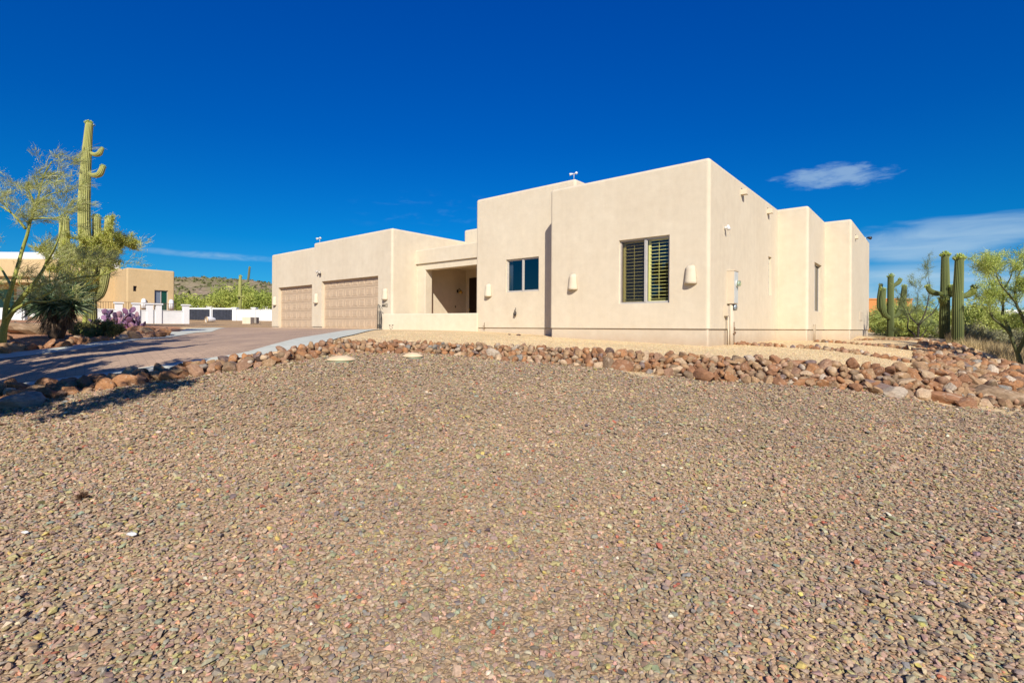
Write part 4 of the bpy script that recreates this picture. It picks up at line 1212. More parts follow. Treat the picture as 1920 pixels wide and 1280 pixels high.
# --- the near palo verde at left
Dp = 10.4
def pp(px, py, dd=0.0): return wx(px, py, Dp + dd)
base = pp(4, 655); base.z = tz(base.x, base.y)
L1 = [([base, pp(8, 612), pp(20, 588), pp(38, 562), pp(56, 541), pp(72, 520), pp(86, 495, .1), pp(90, 470, .3)], .066, .018),
      ([pp(8, 612), pp(11, 575, -.1), pp(22, 537, -.1), pp(31, 507, -.1), pp(42, 468), pp(51, 440), pp(58, 411), pp(69, 381), pp(76, 353), pp(82, 330), pp(97, 303)], .045, .010),
      ([pp(22, 537, -.1), pp(12, 520, .3), pp(3, 505, .5), pp(-12, 490, .6)], .03, .012),
      ([pp(58, 411), pp(64, 385, .1), pp(57, 364, .2), pp(49, 350, .3)], .022, .009),
      ([pp(58, 411), pp(80, 409, -.2), pp(104, 409, -.3), pp(122, 400, -.3)], .02, .008),
      ([pp(47, 428), pp(34, 412, .3), pp(22, 400, .4), pp(2, 387, .6)], .028, .014),
      ([pp(12, 598), pp(30, 580, -.3), pp(61, 563, -.5), pp(91, 549, -.5), pp(121, 528, -.4), pp(153, 509, -.3), pp(172, 496, -.2)], .038, .010),
      ([pp(121, 528, -.4), pp(150, 520, -.5), pp(193, 515, -.5), pp(222, 503, -.5)], .022, .008),
      ([pp(53, 548), pp(85, 531, .3), pp(128, 516, .5), pp(140, 493, .6)], .03, .009),
      ([pp(61, 563, -.5), pp(84, 566, -.8), pp(106, 561, -.9)], .022, .012),
      ([pp(70, 381), pp(90, 366, -.2), pp(112, 360, -.3)], .016, .008),
      ([pp(86, 495, .1), pp(100, 470, -.2), pp(112, 440, -.3), pp(118, 410, -.3)], .022, .009),
      ([pp(22, 588), pp(6, 560, .4), pp(-14, 540, .7)], .04, .02),
      ([pp(82, 331), pp(92, 330, -.2), pp(108, 322, -.2)], .01, .006)]
palo_verde(base, L1, 21, 'wind blown palo verde with green trunk leaning over the planting island at left', 13000, .40, .0065, YG, sub=1.3, leafn=9000, leafs=.007, g0=.5, wind=(.55, 0, .03))
# --- palo verde behind, veiling the saguaro's foot
D2 = 19.0
def p2(px, py, dd=0.0): return wx(px, py, D2 + dd)
b2 = p2(158, 606); b2.z = tz(b2.x, b2.y)
L2 = [([b2, p2(160, 570), p2(150, 530, -.5), p2(140, 490, -.6), p2(124, 478, -.5)], .08, .02), ([p2(160, 570), p2(172, 530, -1.2), p2(180, 490, -1.2), p2(172, 468, -1.2)], .06, .015),
      ([p2(172, 530, -1.2), p2(195, 510, -1.5), p2(212, 480, -1.3), p2(216, 474, -1.2)], .04, .012), ([p2(160, 560), p2(140, 545, -1), p2(118, 520, -1.4), p2(112, 480, -1.4)], .04, .012),
      ([p2(180, 500, -1.2), p2(190, 485, -1.6), p2(196, 462, -1.8)], .03, .01), ([p2(150, 530, -1), p2(158, 500, -1.8), p2(156, 476, -1.8)], .03, .01)]
palo_verde(b2, L2, 22, 'bushy yellow green palo verde hiding the foot of the tallest saguaro', 17000, .50, .012, [(.42, .46, .08), (.54, .55, .12), (.34, .38, .07), (.60, .56, .18)], sub=1.8, leafn=14000, leafs=.018)
# --- trees out of frame at left whose shadows fall over driveway and gravel
def edge_tree(cx, cy, rx, ry, h0, h1, nl, seed, lab, k0=1.10, mg=1.0, sgn=-1, ln=36000, ls=.042):
    bo = Vector((cx, cy, 0)); bo.z = tz(cx, cy)
    rd = random.Random(seed); L3 = []
    for k in range(nl):
        a_ = k * 2.4; h = rd.uniform(h0, h1); q = rd.uniform(.35, 1)
        e_ = bo + Vector((math.cos(a_) * rx * q, math.sin(a_) * ry * q, h))
        lim = k0 * max(e_.y, 0) + mg
        if sgn * e_.x < lim: e_.x = sgn * lim
        L3.append(([bo, bo + Vector((math.cos(a_) * .2, math.sin(a_) * .2, 1.0)), bo.lerp(e_, .55) + Vector((0, 0, .4)), e_], .09, .02))
    palo_verde(bo, L3, seed, lab, 9000, .45, .014, YG, sub=2.2, leafn=ln, leafs=ls, wind=(sgn * .2, 0, .1))
edge_tree(-7.4, 2.5, 3.2, 1.9, 3.4, 4.4, 20, 5, 'palo verde just left of the view, shading the gravel and driveway')
edge_tree(-10.0, 5.0, 4.6, 3.0, 2.6, 4.6, 26, 6, 'second palo verde left of the view, shading the far side of the driveway', ln=60000, ls=.05)
edge_tree(18.3, 14.6, 3.0, 1.8, 4.0, 6.2, 16, 7, 'palo verde right of the view, shading the feet of the tall saguaros', 1.04, .9, 1, 34000, .05)
edge_tree(14.0, 9.6, 2.4, 2.2, 2.8, 4.0, 12, 8, 'low palo verde right of the view, shading the crest of the rock slope', 1.06, .9, 1, 22000, .045)

# ------------------------------------------------------------------ saguaros
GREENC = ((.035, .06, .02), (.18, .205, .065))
SLIM = .80
def sag_column(path, radii, ribs=18, rib_d=.11, n_long=10, dark=GREENC, domed=True):
    radii = [r * SLIM for r in radii]
    P = smooth_path([Vector(p) for p in path], n_long); n = len(P)
    dist = [0]
    for i in range(1, n): dist.append(dist[-1] + (P[i] - P[i-1]).length)
    L = dist[-1]
    rk = np.interp(np.array(dist) / L, np.linspace(0, 1, len(radii)), radii)
    if domed:
        for i in range(n):
            q = (L - dist[i]) / (rk[i] * 1.2)
            if q < 1: rk[i] *= math.sqrt(max(.02, 1 - (1 - q) ** 2))
        extra = []
    m = ribs * 4
    vs = []; cs = []
    prev = None
    for i, p in enumerate(P):
        t = (P[min(i+1, n-1)] - P[max(i-1, 0)]).normalized()
        if prev is None: a = t.cross(Vector((.1, 1, .05))).normalized()
        else: a = (prev - t * prev.dot(t)).normalized()
        prev = a; b = t.cross(a)
        for k in range(m):
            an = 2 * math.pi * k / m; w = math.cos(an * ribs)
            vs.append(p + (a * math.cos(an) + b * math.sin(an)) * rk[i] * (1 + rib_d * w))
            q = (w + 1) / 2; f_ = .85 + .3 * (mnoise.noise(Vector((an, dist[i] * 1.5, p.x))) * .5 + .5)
            low = max(0, min(1, 1.5 - dist[i] / max(L * .30, .1))) if L > 2.5 else 0; f_ *= 1 - .45 * low  # darker foot: corky skin tone, with shade on lower trunks painted in
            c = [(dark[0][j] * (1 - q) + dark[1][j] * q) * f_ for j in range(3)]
            cs.append(c)
    fs = [(i*m+k, i*m+(k+1)%m, (i+1)*m+(k+1)%m, (i+1)*m+k) for i in range(n-1) for k in range(m)]
    return vs, fs, cs, P[-1], (P[-1] - P[-2]).normalized(), rk
def sag_build(name, root, base, path, radii, buds=True, ribs=18, tone=GREENC, budn=60):
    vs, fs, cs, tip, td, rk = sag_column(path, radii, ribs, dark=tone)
    V = np.array([list(v - base) for v in vs])
    # top cap
    V = np.vstack([V, np.array([list(tip + td * .01 - base)])]); m = ribs * 4; nn = len(V) - 1
    Fq = np.array(fs)
    cap = np.array([[nn - m + k, nn - m + (k + 1) % m, nn, nn] for k in range(m)])
    me = bpy.data.meshes.new(name)
    me.from_pydata([tuple(v) for v in V], [], [tuple(f) for f in fs] + [(nn - m + k, nn - m + (k+1) % m, nn) for k in range(m)])
    for p in me.polygons: p.use_smooth = True
    a = me.attributes.new('tone', 'FLOAT_COLOR', 'POINT')
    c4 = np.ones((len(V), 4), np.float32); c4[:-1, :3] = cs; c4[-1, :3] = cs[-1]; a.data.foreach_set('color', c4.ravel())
    me.materials.append(M['cactus'])
    o = bpy.data.objects.new(name, me); COL.objects.link(o); o.parent = root
    if buds:
        rg = random.Random(len(V)); mb = MB(); rr = radii[-1] * .88
        s1 = td.cross(Vector((1, .2, .1))).normalized(); s2 = td.cross(s1)
        for _ in range(budn):
            a_ = rg.uniform(0, 6.28); q = rg.uniform(0, 1) ** .5
            c = tip - base + (s1 * math.cos(a_) + s2 * math.sin(a_)) * rr * q * 1.05 + td * (-rr * .9 * q * q + rr * rg.uniform(-.5, .1))
            d_ = ((s1 * math.cos(a_) + s2 * math.sin(a_)) * q + td * 1.0).normalized()
            l_ = rr * rg.uniform(.5, .8)
            mb.tube([c, c + d_ * l_ * .6, c + d_ * l_], [rr * .06, rr * .13, rr * .05], 6)
        ob = mb.build('flower_buds', M['buds'], o)
    return o
t_ = NT('cactus_buds'); nzb = t_.noise(14, 2, .5, t_.co()); 
M['buds'] = t_.set(t_.ramp(nzb.outputs[0], [(.35, (.14, .20, .03)), (.55, (.36, .44, .07)), (.72, (.65, .66, .36))]), .6, 0, .3)
def saguaro(px, ybase, D, trunk, arms, label, group=None, tone=GREENC, budn=60, ribs=18, buds=True):
    """trunk: [(px,py)...] top last, radii; arms: list of ([(px,py,dd)...], [radii])"""
    b = wx(px, ybase, D); b.z = tz(b.x, b.y) - .05
    root = tag(empty('saguaro_cactus', b), label, 'cactus', group)
    pts, rad = trunk
    P = [Vector((b.x, b.y, b.z))] + [wx(a_, c_, D) for a_, c_ in pts]
    sag_build('trunk', root, b, P, rad, buds, ribs, tone, budn)
    for ap, ar in arms:
        P = [wx(a_, c_, D + dd) for a_, c_, dd in ap]
        sag_build('arm', root, b, P, ar, buds, max(10, ribs - 5), tone, max(14, budn // 2))
    if px == 172:
        for hx, hy in ((153.5, 362), (152.5, 324)):
            mb = MB(); p = wx(hx, hy, D - .17) - b; mb.ball(p, .045, sq=(1, .5, 1.2)); mb.build('nest_hole', M['dark'], root)
    return root
S1T = ((.17, .20, .05), (.46, .44, .15))
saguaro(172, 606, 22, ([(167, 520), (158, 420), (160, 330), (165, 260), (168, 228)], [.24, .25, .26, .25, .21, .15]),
        [([(168, 285, 0), (177, 290, 0), (186, 288, -.05), (192, 277, -.05)], [.06, .10, .12, .08]),
         ([(166, 325, 0), (176, 329, -.05), (187, 326, -.1), (194, 310, -.1)], [.06, .12, .14, .11]),
         ([(164, 560, 0), (140, 552, -.3), (124, 520, -.4), (121, 460, -.4), (121, 405, -.4)], [.14, .2, .22, .22, .18]),
         ([(168, 555, 0), (178, 540, .3), (182, 490, .4), (181, 403, .4)], [.14, .18, .2, .17]),
         ([(168, 565, 0), (190, 550, .2), (199, 500, .3), (205, 406, .3)], [.14, .2, .2, .17])],
        'tallest saguaro with two short curled arms, rising behind the palo verde at left', tone=S1T, budn=50)
saguaro(450, 590, 50, ([(450, 560), (450, 535), (451, 516)], [.16, .17, .16, .15]),
        [([(449, 556, -.2), (446, 556, -.4), (445, 553, -.4)], [.06, .08, .06]), ([(451, 556, -.2), (456, 556, -.3), (457, 553, -.3)], [.06, .08, .06])],
        'slim saguaro rising behind the white wall beside the gates', budn=30, tone=S1T, ribs=14)
saguaro(460, 560, 75, ([(462, 545), (466, 520), (468, 500)], [.2, .2, .19, .16]), [], 'distant tilted saguaro sticking up from the green scrub', budn=20, tone=((.10, .11, .05), (.2, .2, .1)), ribs=12)
SLIM = .71
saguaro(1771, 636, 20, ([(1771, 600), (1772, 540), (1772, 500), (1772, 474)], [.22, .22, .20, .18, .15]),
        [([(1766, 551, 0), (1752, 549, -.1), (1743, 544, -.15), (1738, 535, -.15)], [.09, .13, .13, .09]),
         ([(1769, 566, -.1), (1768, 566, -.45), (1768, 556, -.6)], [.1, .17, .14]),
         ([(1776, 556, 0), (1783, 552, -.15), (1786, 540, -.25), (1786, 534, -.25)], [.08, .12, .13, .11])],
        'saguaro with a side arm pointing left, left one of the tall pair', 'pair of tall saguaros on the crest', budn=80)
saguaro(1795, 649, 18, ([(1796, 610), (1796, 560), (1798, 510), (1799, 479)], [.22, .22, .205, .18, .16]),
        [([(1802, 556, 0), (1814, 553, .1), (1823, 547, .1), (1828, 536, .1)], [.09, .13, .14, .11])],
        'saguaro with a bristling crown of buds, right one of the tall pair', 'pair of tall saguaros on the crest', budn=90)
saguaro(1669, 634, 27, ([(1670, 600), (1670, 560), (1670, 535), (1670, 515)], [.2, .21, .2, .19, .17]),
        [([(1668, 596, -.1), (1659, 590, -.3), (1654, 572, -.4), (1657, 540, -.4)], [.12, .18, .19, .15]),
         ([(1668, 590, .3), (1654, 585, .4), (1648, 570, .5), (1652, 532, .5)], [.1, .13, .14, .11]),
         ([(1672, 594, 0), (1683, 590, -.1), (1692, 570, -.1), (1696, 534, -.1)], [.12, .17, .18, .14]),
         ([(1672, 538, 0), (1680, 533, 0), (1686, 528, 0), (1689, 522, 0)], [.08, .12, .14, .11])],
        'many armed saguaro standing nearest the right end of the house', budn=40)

# ------------------------------------------------------------------ right hand trees
D3 = 13.5
def p3(px, py, dd=0.0): return wx(px, py, D3 + dd)
b3 = p3(1917, 692); b3.z = tz(b3.x, b3.y)
DKB = ((.045, .05, .03), (.15, .16, .06))
L4 = [([b3, p3(1908, 662), p3(1899, 640), p3(1893, 624), p3(1878, 609), p3(1862, 596), p3(1856, 578), p3(1853, 560)], .055, .014),
      ([p3(1893, 624), p3(1888, 606, .2), p3(1880, 595, .3), p3(1881, 572, .4), p3(1880, 545, .4), p3(1876, 520, .4)], .05, .012),
      ([p3(1908, 662), p3(1925, 620, -.3), p3(1915, 590, -.4), p3(1906, 570, -.4), p3(1904, 540, -.4), p3(1912, 510, -.4)], .05, .014),
      ([p3(1881, 572, .4), p3(1868, 550, .8), p3(1858, 528, 1.0), p3(1852, 508, 1.0)], .022, .008),
      ([p3(1906, 570, -.4), p3(1890, 550, -.8), p3(1874, 530, -.9), p3(1866, 505, -.9)], .022, .008),
      ([p3(1880, 545, .4), p3(1895, 520, .2), p3(1900, 495, .1)], .02, .008)]
palo_verde(b3, L4, 31, 'palo verde with forked dark trunk at the right edge', 10000, .40, .006, [(.42, .52, .12), (.54, .62, .15), (.32, .42, .10), (.60, .64, .22)], sub=1.5, leafn=12000, leafs=.012, g0=.5, bark=DKB, wind=(.1, 0, .35))
D4 = 22
def p4(px, py, dd=0.0): return wx(px, py, D4 + dd)
b4 = p4(1721, 640); b4.z = tz(b4.x, b4.y)
L5 = [([b4, p4(1722, 620), p4(1723, 610), p4(1735, 598), p4(1748, 587), p4(1760, 570)], .05, .012), ([p4(1723, 610), p4(1712, 600), p4(1704, 588), p4(1700, 575)], .035, .01),
      ([b4 + Vector((-.08, 0, 0)), p4(1712, 625), p4(1702, 615), p4(1703, 598), p4(1699, 585)], .045, .012), ([p4(1723, 608), p4(1733, 590), p4(1740, 565), p4(1743, 540), p4(1741, 520)], .03, .008),
      ([b4 + Vector((.1, 0, 0)), p4(1732, 625), p4(1738, 617)], .03, .012), ([p4(1704, 590), p4(1718, 575), p4(1722, 552)], .02, .007)]
palo_verde(b4, L5, 32, 'small sparse tree with crooked dark branches between the saguaros', 3800, .55, .008, [(.24, .30, .13), (.30, .36, .15), (.2, .25, .11)], sub=.6, leafn=2500, leafs=.012, bark=((.025, .02, .018), (.07, .055, .045)), wind=(0, 0, .2), name='desert_tree')

# ------------------------------------------------------------------ background scrub masses
def scrub_mass(name, label, spec, seed, cols, size, nleaf):
    """spec: list of (px, D, half width m, height m)"""
    rg = np.random.default_rng(seed); cs, rs = [], []
    for px, D, w, h in spec:
        x, y = C2(px, D); z = float(terrain(np.array([x]), np.array([y]))[0])
        m = 14
        for _ in range(m):
            a_ = rg.uniform(0, 2 * np.pi); q = rg.random() ** .5
            zz = z + h * rg.uniform(.15, .85)
            cs.append((x + math.cos(a_) * w * q, y + math.sin(a_) * w * q, zz)); rs.append(h * rg.uniform(.16, .42))
    V, Fc, C = leaf_cloud(cs, rs, nleaf, size, cols, rg, squash=1.0, aspect=3.2, shell=.1)
    return tag(np_mesh(name, V, Fc, M['leaf'], None, C), label, 'scrub', kind='stuff')
rd = random.Random(9)
SG = [(.22, .28, .06), (.34, .40, .08), (.46, .50, .11), (.56, .56, .16)]
sp = [(rd.uniform(325, 515), rd.uniform(58, 95), rd.uniform(1.5, 3.0), rd.uniform(2.2, 4.2)) for _ in range(46)]
sp = [(a_, d_, w_, h_ * (.72 if a_ < 410 else 1.0)) for a_, d_, w_, h_ in sp]
scrub_mass('desert_scrub', 'bright green scrub filling the ground behind the white walls and gates', sp, 41, SG, .085, 130000)
sp = [(rd.uniform(1636, 1990), rd.uniform(28, 50), rd.uniform(1.0, 2.0), rd.uniform(1.3, 2.6)) for _ in range(60)]
scrub_mass('desert_scrub', 'olive scrub filling the low ground beyond the rock slope', sp, 42, [(.22, .27, .08), (.35, .41, .10), (.48, .52, .14), (.58, .57, .22)], .05, 130000)
sp = [(rd.uniform(1780, 1990), rd.uniform(20, 30), rd.uniform(.4, .9), rd.uniform(.5, 1.0)) for _ in range(22)]
scrub_mass('desert_scrub', 'grey green low brush behind the trunk of the forked palo verde', sp, 43, [(.22, .22, .12), (.31, .30, .16), (.40, .37, .20)], .03, 30000)
# dry grass on the low ground at right
rg = np.random.default_rng(44); n = 14000
px = rg.uniform(1775, 2000, n); Y = rg.uniform(14, 27, n); X = (px - 960) / F * Y
cr = np.interp(px, [1690, 1730, 1800, 1880, 1920, 2050], [9.9, 18, 17.5, 14, 13, 12.5]); ok = Y > cr
X, Y = X[ok], Y[ok]; Z = terrain(X, Y)
V, Fc, C = twigs(np.stack([X, Y, Z], 1), np.stack([rg.normal(0, .35, len(X)), rg.normal(0, .35, len(X)), np.ones(len(X))], 1), rg.uniform(.15, .42, len(X)), .012, [(.42, .33, .17), (.50, .40, .22), (.34, .27, .15)], rg)
tag(np_mesh('dry_grass', V, Fc, M['leaf'], None, C), 'dry straw coloured grass on the low ground at right', 'grass', kind='stuff')

# ------------------------------------------------------------------ hill behind the left neighbour
def hill():
    nx, ny = 160, 60
    A_ = np.linspace(R(-56), R(-16), nx); Rr = np.linspace(170, 620, ny)
    AA, RR = np.meshgrid(A_, Rr)
    X = np.sin(AA) * RR; Y = np.cos(AA) * RR
    px = 960 + X / Y * F
    top = np.interp(px, [-300, 0, 200, 330, 400, 440, 480, 520, 600, 700], [60, 70, 92, 103, 104, 102, 97, 88, 60, 20])
    t = (RR - 170) / 450
    prof = np.sin(np.clip(t * 1.25, 0, 1) * math.pi / 2) ** 1.2
    Z = CZ - 1 + (top / F) * (Y * .86) * prof
    Z += np.array([[mnoise.fractal(Vector((x / 40, y / 40, 3)), 1, 2, 5) * 4 for x, y in zip(xr, yr)] for xr, yr in zip(X, Y)]) * prof
    V = np.stack([X.ravel(), Y.ravel(), Z.ravel()], 1)
    i, j = np.meshgrid(np.arange(ny - 1), np.arange(nx - 1), indexing='ij')
    Fc = np.stack([i*nx+j, i*nx+j+1, (i+1)*nx+j+1, (i+1)*nx+j], -1).reshape(-1, 4)
    tag(np_mesh('hill', V, Fc, M['hill'], smooth=True), kind='structure')
    rg = np.random.default_rng(3); n = 6500
    k = rg.integers(0, nx * ny, n); P = V[k] + rg.normal(0, 3.0, (n, 3)) * np.array([1, 1, 0]);
    cs = P + np.array([0, 0, .4])
    a, f, c = leaf_cloud(cs[:2600], np.full(2600, 1.5), 26000, .9, [(.12, .14, .05), (.20, .21, .08), (.28, .26, .12)], rg, squash=.6)
    tag(np_mesh('hillside_scrub', a, f, M['leaf'], None, c), 'dark scrub dotted over the brown hillside', 'scrub', kind='stuff')
hill()

# ------------------------------------------------------------------ planting island plants
def yucca(px, py, D, label):
    b = wx(px, py, D); b.z = tz(b.x, b.y)
    root = tag(empty('yucca_plant', b), label, 'yucca')
    rg = np.random.default_rng(51)
    heads = [(Vector((-.12, 0, .98)), 1.0), (Vector((.30, .1, 1.02)), .85), (Vector((.02, -.12, .80)), .9), (Vector((.42, -.05, .78)), .7), (Vector((-.42, .05, .84)), .75)]
    mb = MB()
    for h, s in heads: mb.tube([Vector((.02, 0, -.05)), Vector((h.x * .5, h.y * .5, h.z * .5)), h], [.12, .1, .08], 9)
    bark_build(mb, 'trunk', root, ((.10, .07, .05), (.20, .14, .10)))
    S, Dn, L, Wd = [], [], [], []; S2, D2_, L2_ = [], [], []
    for h, s in heads:
        for _ in range(300):
            a_ = rg.uniform(0, 6.283); e_ = math.asin(rg.uniform(-.75, 1.0))
            d_ = np.array([math.cos(a_) * math.cos(e_), math.sin(a_) * math.cos(e_), math.sin(e_)])
            S.append(np.array(h) + d_ * .05); Dn.append(d_); L.append(.62 * s * rg.uniform(.8, 1.08)); Wd.append(.032)
        for _ in range(170):
            a_ = rg.uniform(0, 6.283); q = rg.random()
            p = np.array([h.x, h.y, h.z]) * np.array([.5 + .5 * q, .5 + .5 * q, .45 + .5 * q])
            d_ = np.array([math.cos(a_) * .55, math.sin(a_) * .55, -1.0])
            S2.append(p); D2_.append(d_); L2_.append(rg.uniform(.2, .38))
    V, Fc, C = twigs(S, Dn, L, np.array(Wd), [(.06, .11, .055), (.11, .18, .085), (.19, .28, .14), (.36, .44, .26)], rg, bend=.06, gravity=-.08)
    np_mesh('leaf_rosette', V, Fc, M['leaf'], root, C)
    V, Fc, C = twigs(S2, D2_, L2_, .022, [(.20, .14, .09), (.14, .10, .07), (.28, .20, .13), (.09, .07, .05)], rg, bend=.15)
    np_mesh('dead_leaf_skirt', V, Fc, M['leaf'], root, C)
yucca(105, 634, 12, 'big dark spiky yucca with a shaggy skirt of dead leaves')

def shrub(px, py, D, w, h, cols, n, size, label, seed, name='shrub'):
    b = wx(px, py, D); b.z = tz(b.x, b.y)
    root = tag(empty(name, b), label, 'shrub')
    rg = np.random.default_rng(seed); cs, rs = [], []
    mb = MB()
    for _ in range(26):
        a_ = rg.uniform(0, 6.283); q = rg.random() ** .5
        c = (math.cos(a_) * w * q, math.sin(a_) * w * .7 * q, h * rg.uniform(.2, .85) * (1 - .4 * q)); cs.append(c); rs.append(h * rg.uniform(.18, .32))
        mb.tube([(0, 0, 0), (c[0] * .5, c[1] * .5, c[2] * .6), c], [.014, .010, .004], 5)
    bark_build(mb, 'stems', root, ((.10, .07, .05), (.18, .13, .09)))
    V, Fc, C = leaf_cloud(cs, rs, n, size, cols, rg); np_mesh('foliage', V, Fc, M['leaf'], root, C)
shrub(183, 630, 13.4, .62, .55, [(.14, .14, .05), (.25, .24, .07), (.36, .34, .10), (.30, .25, .15)], 9000, .022, 'rounded olive shrub in front of the purple prickly pear', 61)
shrub(160, 622, 14.2, .38, .40, [(.18, .23, .05), (.30, .36, .08), (.44, .44, .10)], 4000, .022, 'bright green low shrub at the left of the olive one', 62)
shrub(27, 614, 16, .28, .26, [(.10, .16, .12), (.16, .22, .16)], 1400, .03, 'small blue green agave like clump beside the huge boulder', 63, 'agave')

def pear(px, py, D, sx, sz, n, label, seed, cols):
    b = wx(px, py, D); b.z = tz(b.x, b.y)
    root = tag(empty('prickly_pear', b), label, 'cactus', 'purple prickly pears at the island tip')
    rg = random.Random(seed)
    V, Fs, C = [], [], []; offn = 0
    sph = bmesh.new(); bmesh.ops.create_icosphere(sph, subdivisions=2, radius=1); tv = np.array([v.co[:] for v in sph.verts]); sph.verts.index_update(); tf = np.array([[v.index for v in f.verts] for f in sph.faces]); sph.free()
    tips = [(Vector((rg.uniform(-sx, sx), rg.uniform(-sx * .6, sx * .6), 0)), 0) for _ in range(max(4, n // 6))]
    k = 0
    while k < n:
        p, lv = tips[rg.randrange(len(tips))]
        if p.z > sz: continue
        s = rg.uniform(.075, .125); up = Vector((rg.gauss(0, .45), rg.gauss(0, .45), 1)).normalized(); c = p + up * s * .9
        if abs(c.x) > sx * 1.25: continue
        fw = up.cross(Vector((rg.gauss(0, 1), rg.gauss(0, 1), .1))).normalized(); sd = up.cross(fw)
        mt = np.array([list(sd * s * .82), list(fw * s * .16), list(up * s)])
        cc = cols[rg.randrange(len(cols))]
        np_mesh('pad', tv @ mt + np.array(c), tf, M['cactus'], root, np.tile(np.array(cc) * rg.uniform(.8, 1.2), (len(tv), 1)), smooth=True)
        tips.append((p + up * s * 1.75, lv + 1)); k += 1
PU = [(.14, .075, .14), (.20, .10, .18), (.28, .15, .20), (.34, .20, .22), (.10, .06, .11)]
pear(250, 626, 16.2, .42, .66, 96, 'large pinkish purple prickly pear at the tip of the planting island', 71, PU)
pear(214, 622, 17.5, .85, .66, 100, 'wide dark purple prickly pear behind the olive shrub', 72, [(.09, .06, .12), (.13, .08, .15), (.22, .12, .2), (.07, .05, .09)])
pear(234, 622, 15.2, .14, .16, 9, 'small bright pink prickly pear at the foot of the large one', 73, [(.42, .14, .25), (.34, .12, .22)])

# ------------------------------------------------------------------ neighbour house at left
NO = wx(237, 610, 42); NO = (NO.x, NO.y)
nh = tag(empty('neighbour_house', (NO[0], NO[1], 0), HR), 'ochre stucco flat roofed house across the driveway at left', 'house')
def nbox(name, mat, u0, u1, v0, v1, z0, z1, cuts=(), bev=.12):
    return bmobj(hbox(u0, u1, v0, v1, z0, z1, bev, 3), name, mat, nh, cuts)
nbox('wall', M['nstucco'], 0, 5, 0, 3.45, -.5, 4.78, [(-.3, .3, 1.95, 2.95, .9, 3.05), (-.3, .25, .45, .70, 2.85, 3.30)])
nbox('wall', M['nstucco'], 3.9, 8.2, -3, 4, -.5, 5.0, [(3.7, 4.2, -1.75, -1.2, 1.0, 3.4)])
def wxbox(name, mat, px0, px1, D, dep, z0, z1, cuts=(), bev=.1):
    """box facing the street, built in world axes and carried by the neighbour house"""
    def mk(a0, a1, b0, b1, c0, c1, bv):
        bm = bmesh.new(); bmesh.ops.create_cube(bm, size=1)
        for v in bm.verts: v.co = Vector((a0 if v.co.x < 0 else a1, b0 if v.co.y < 0 else b1, CZ + (c0 if v.co.z < 0 else c1)))
        if bv: bmesh.ops.bevel(bm, geom=bm.edges[:], offset=bv, segments=3, profile=.5, affect='EDGES')
        inv = Matrix.Rotation(-HR, 4, 'Z') @ Matrix.Translation((-NO[0], -NO[1], 0)); bm.transform(inv)
        return bm
    return bmobj(mk(C2(px0, D)[0], C2(px1, D)[0], D, D + dep, z0, z1, bev), name, mat, nh)
wxbox('wall', M['nstucco'], -160, 108, 45, 1.0, 4.25, 5.85)
wxbox('beam', M['nstucco'], -160, 112, 45.4, .6, 3.75, 4.3)
wxbox('wall', M['nstucco'], -160, 125, 49, 3, -.5, 4.6)
wxbox('pillar', M['nstucco'], 84, 108, 45.1, .8, -.5, 4.3)
wxbox('parapet', M['white_wall'], -160, 112, 46.5, 6, 4.6, 6.65)
wxbox('window', M['teal'], -20, 24, 48.9, .2, .8, 3.4)
wxbox('archway', M['white'], 30, 72, 48.85, .2, .6, 3.6, bev=.08)
nbox('parapet', M['white_wall'], 4.6, 5.6, 0, .6, 4, 5.66)
mb = MB()
def NB(mb, u0, u1, v0, v1, z0, z1): mb.box(-u1, -u0, v0, v1, CZ + z0, CZ + z1)
NB(mb, .12, .16, 1.95, 2.0, .9, 3.05); NB(mb, .12, .16, 2.9, 2.95, .9, 3.05); NB(mb, .12, .16, 2.42, 2.48, .9, 3.05); NB(mb, .12, .16, 1.95, 2.95, 3.0, 3.05)
sd = mb.build('sliding_door', M['alu'], nh)
mb = MB(); NB(mb, .17, .2, 2.0, 2.42, .9, 3.0); mb.build('pane', plain('reflecting_pane', (.16, .19, .24), .15, 0, .6, .1), sd)
mb = MB(); NB(mb, .17, .2, 2.48, 2.9, .9, 3.0); mb.build('pane', plain('green_pane', (.01, .06, .04), .1, 0, .6, .1), sd)
mb = MB(); NB(mb, .2, .24, .45, .70, 2.85, 3.30); mb.build('window', M['bronze'], nh)
mb = MB(); NB(mb, 4.1, 4.15, -1.75, -1.2, 1.0, 3.4); mb.build('window', M['teal'], nh)
for vv in (1.18, 3.18):
    mb = MB(); mb.tube([(.06, vv, CZ + 1.45), (.06, vv, CZ + 1.9), (.05, vv, CZ + 2.2), (.02, vv, CZ + 2.28)], [.21, .2, .16, .05], 12)
    mb.build('wall_sconce', M['white'], nh)

# white garden walls, posts, railing and gates
def wall_run(name, label, p0, p1, z0, z1, th, mat, posts=(), pz=None, cap=.04, pw=.34):
    a = Vector((*C2(*p0), 0)); b = Vector((*C2(*p1), 0)); d = b - a; L = d.length
    root = tag(empty(name, (a.x, a.y, 0), math.atan2(d.y, d.x)), label, 'wall')
    mb = MB(); mb.box(0, L, 0, th, z0, z1); mb.build('wall', mat, root)
    mb = MB(); mb.box(-.02, L + .02, -.03, th + .03, z1, z1 + cap); mb.build('coping', mat, root)
    for px in posts:
        k = (px - 960) / F; t = (a.x - k * a.y) / (k * d.y - d.x); x = t * L
        mb = MB(); mb.box(x - pw/2, x + pw/2, -.09, th + .09, z0 - .1, pz); mb.box(x - pw/2 - .06, x + pw/2 + .06, -.15, th + .15, pz, pz + .09)
        mb.build('post', M['white'], root)
    return root, a, d, L
wall_run('garden_wall', 'long white garden wall with capped posts left of the dark gates', (175, 32), (350, 36), 1.45, CZ + 1.02, .2, M['white_wall'], (223, 256, 281, 297, 349), CZ + 1.42)
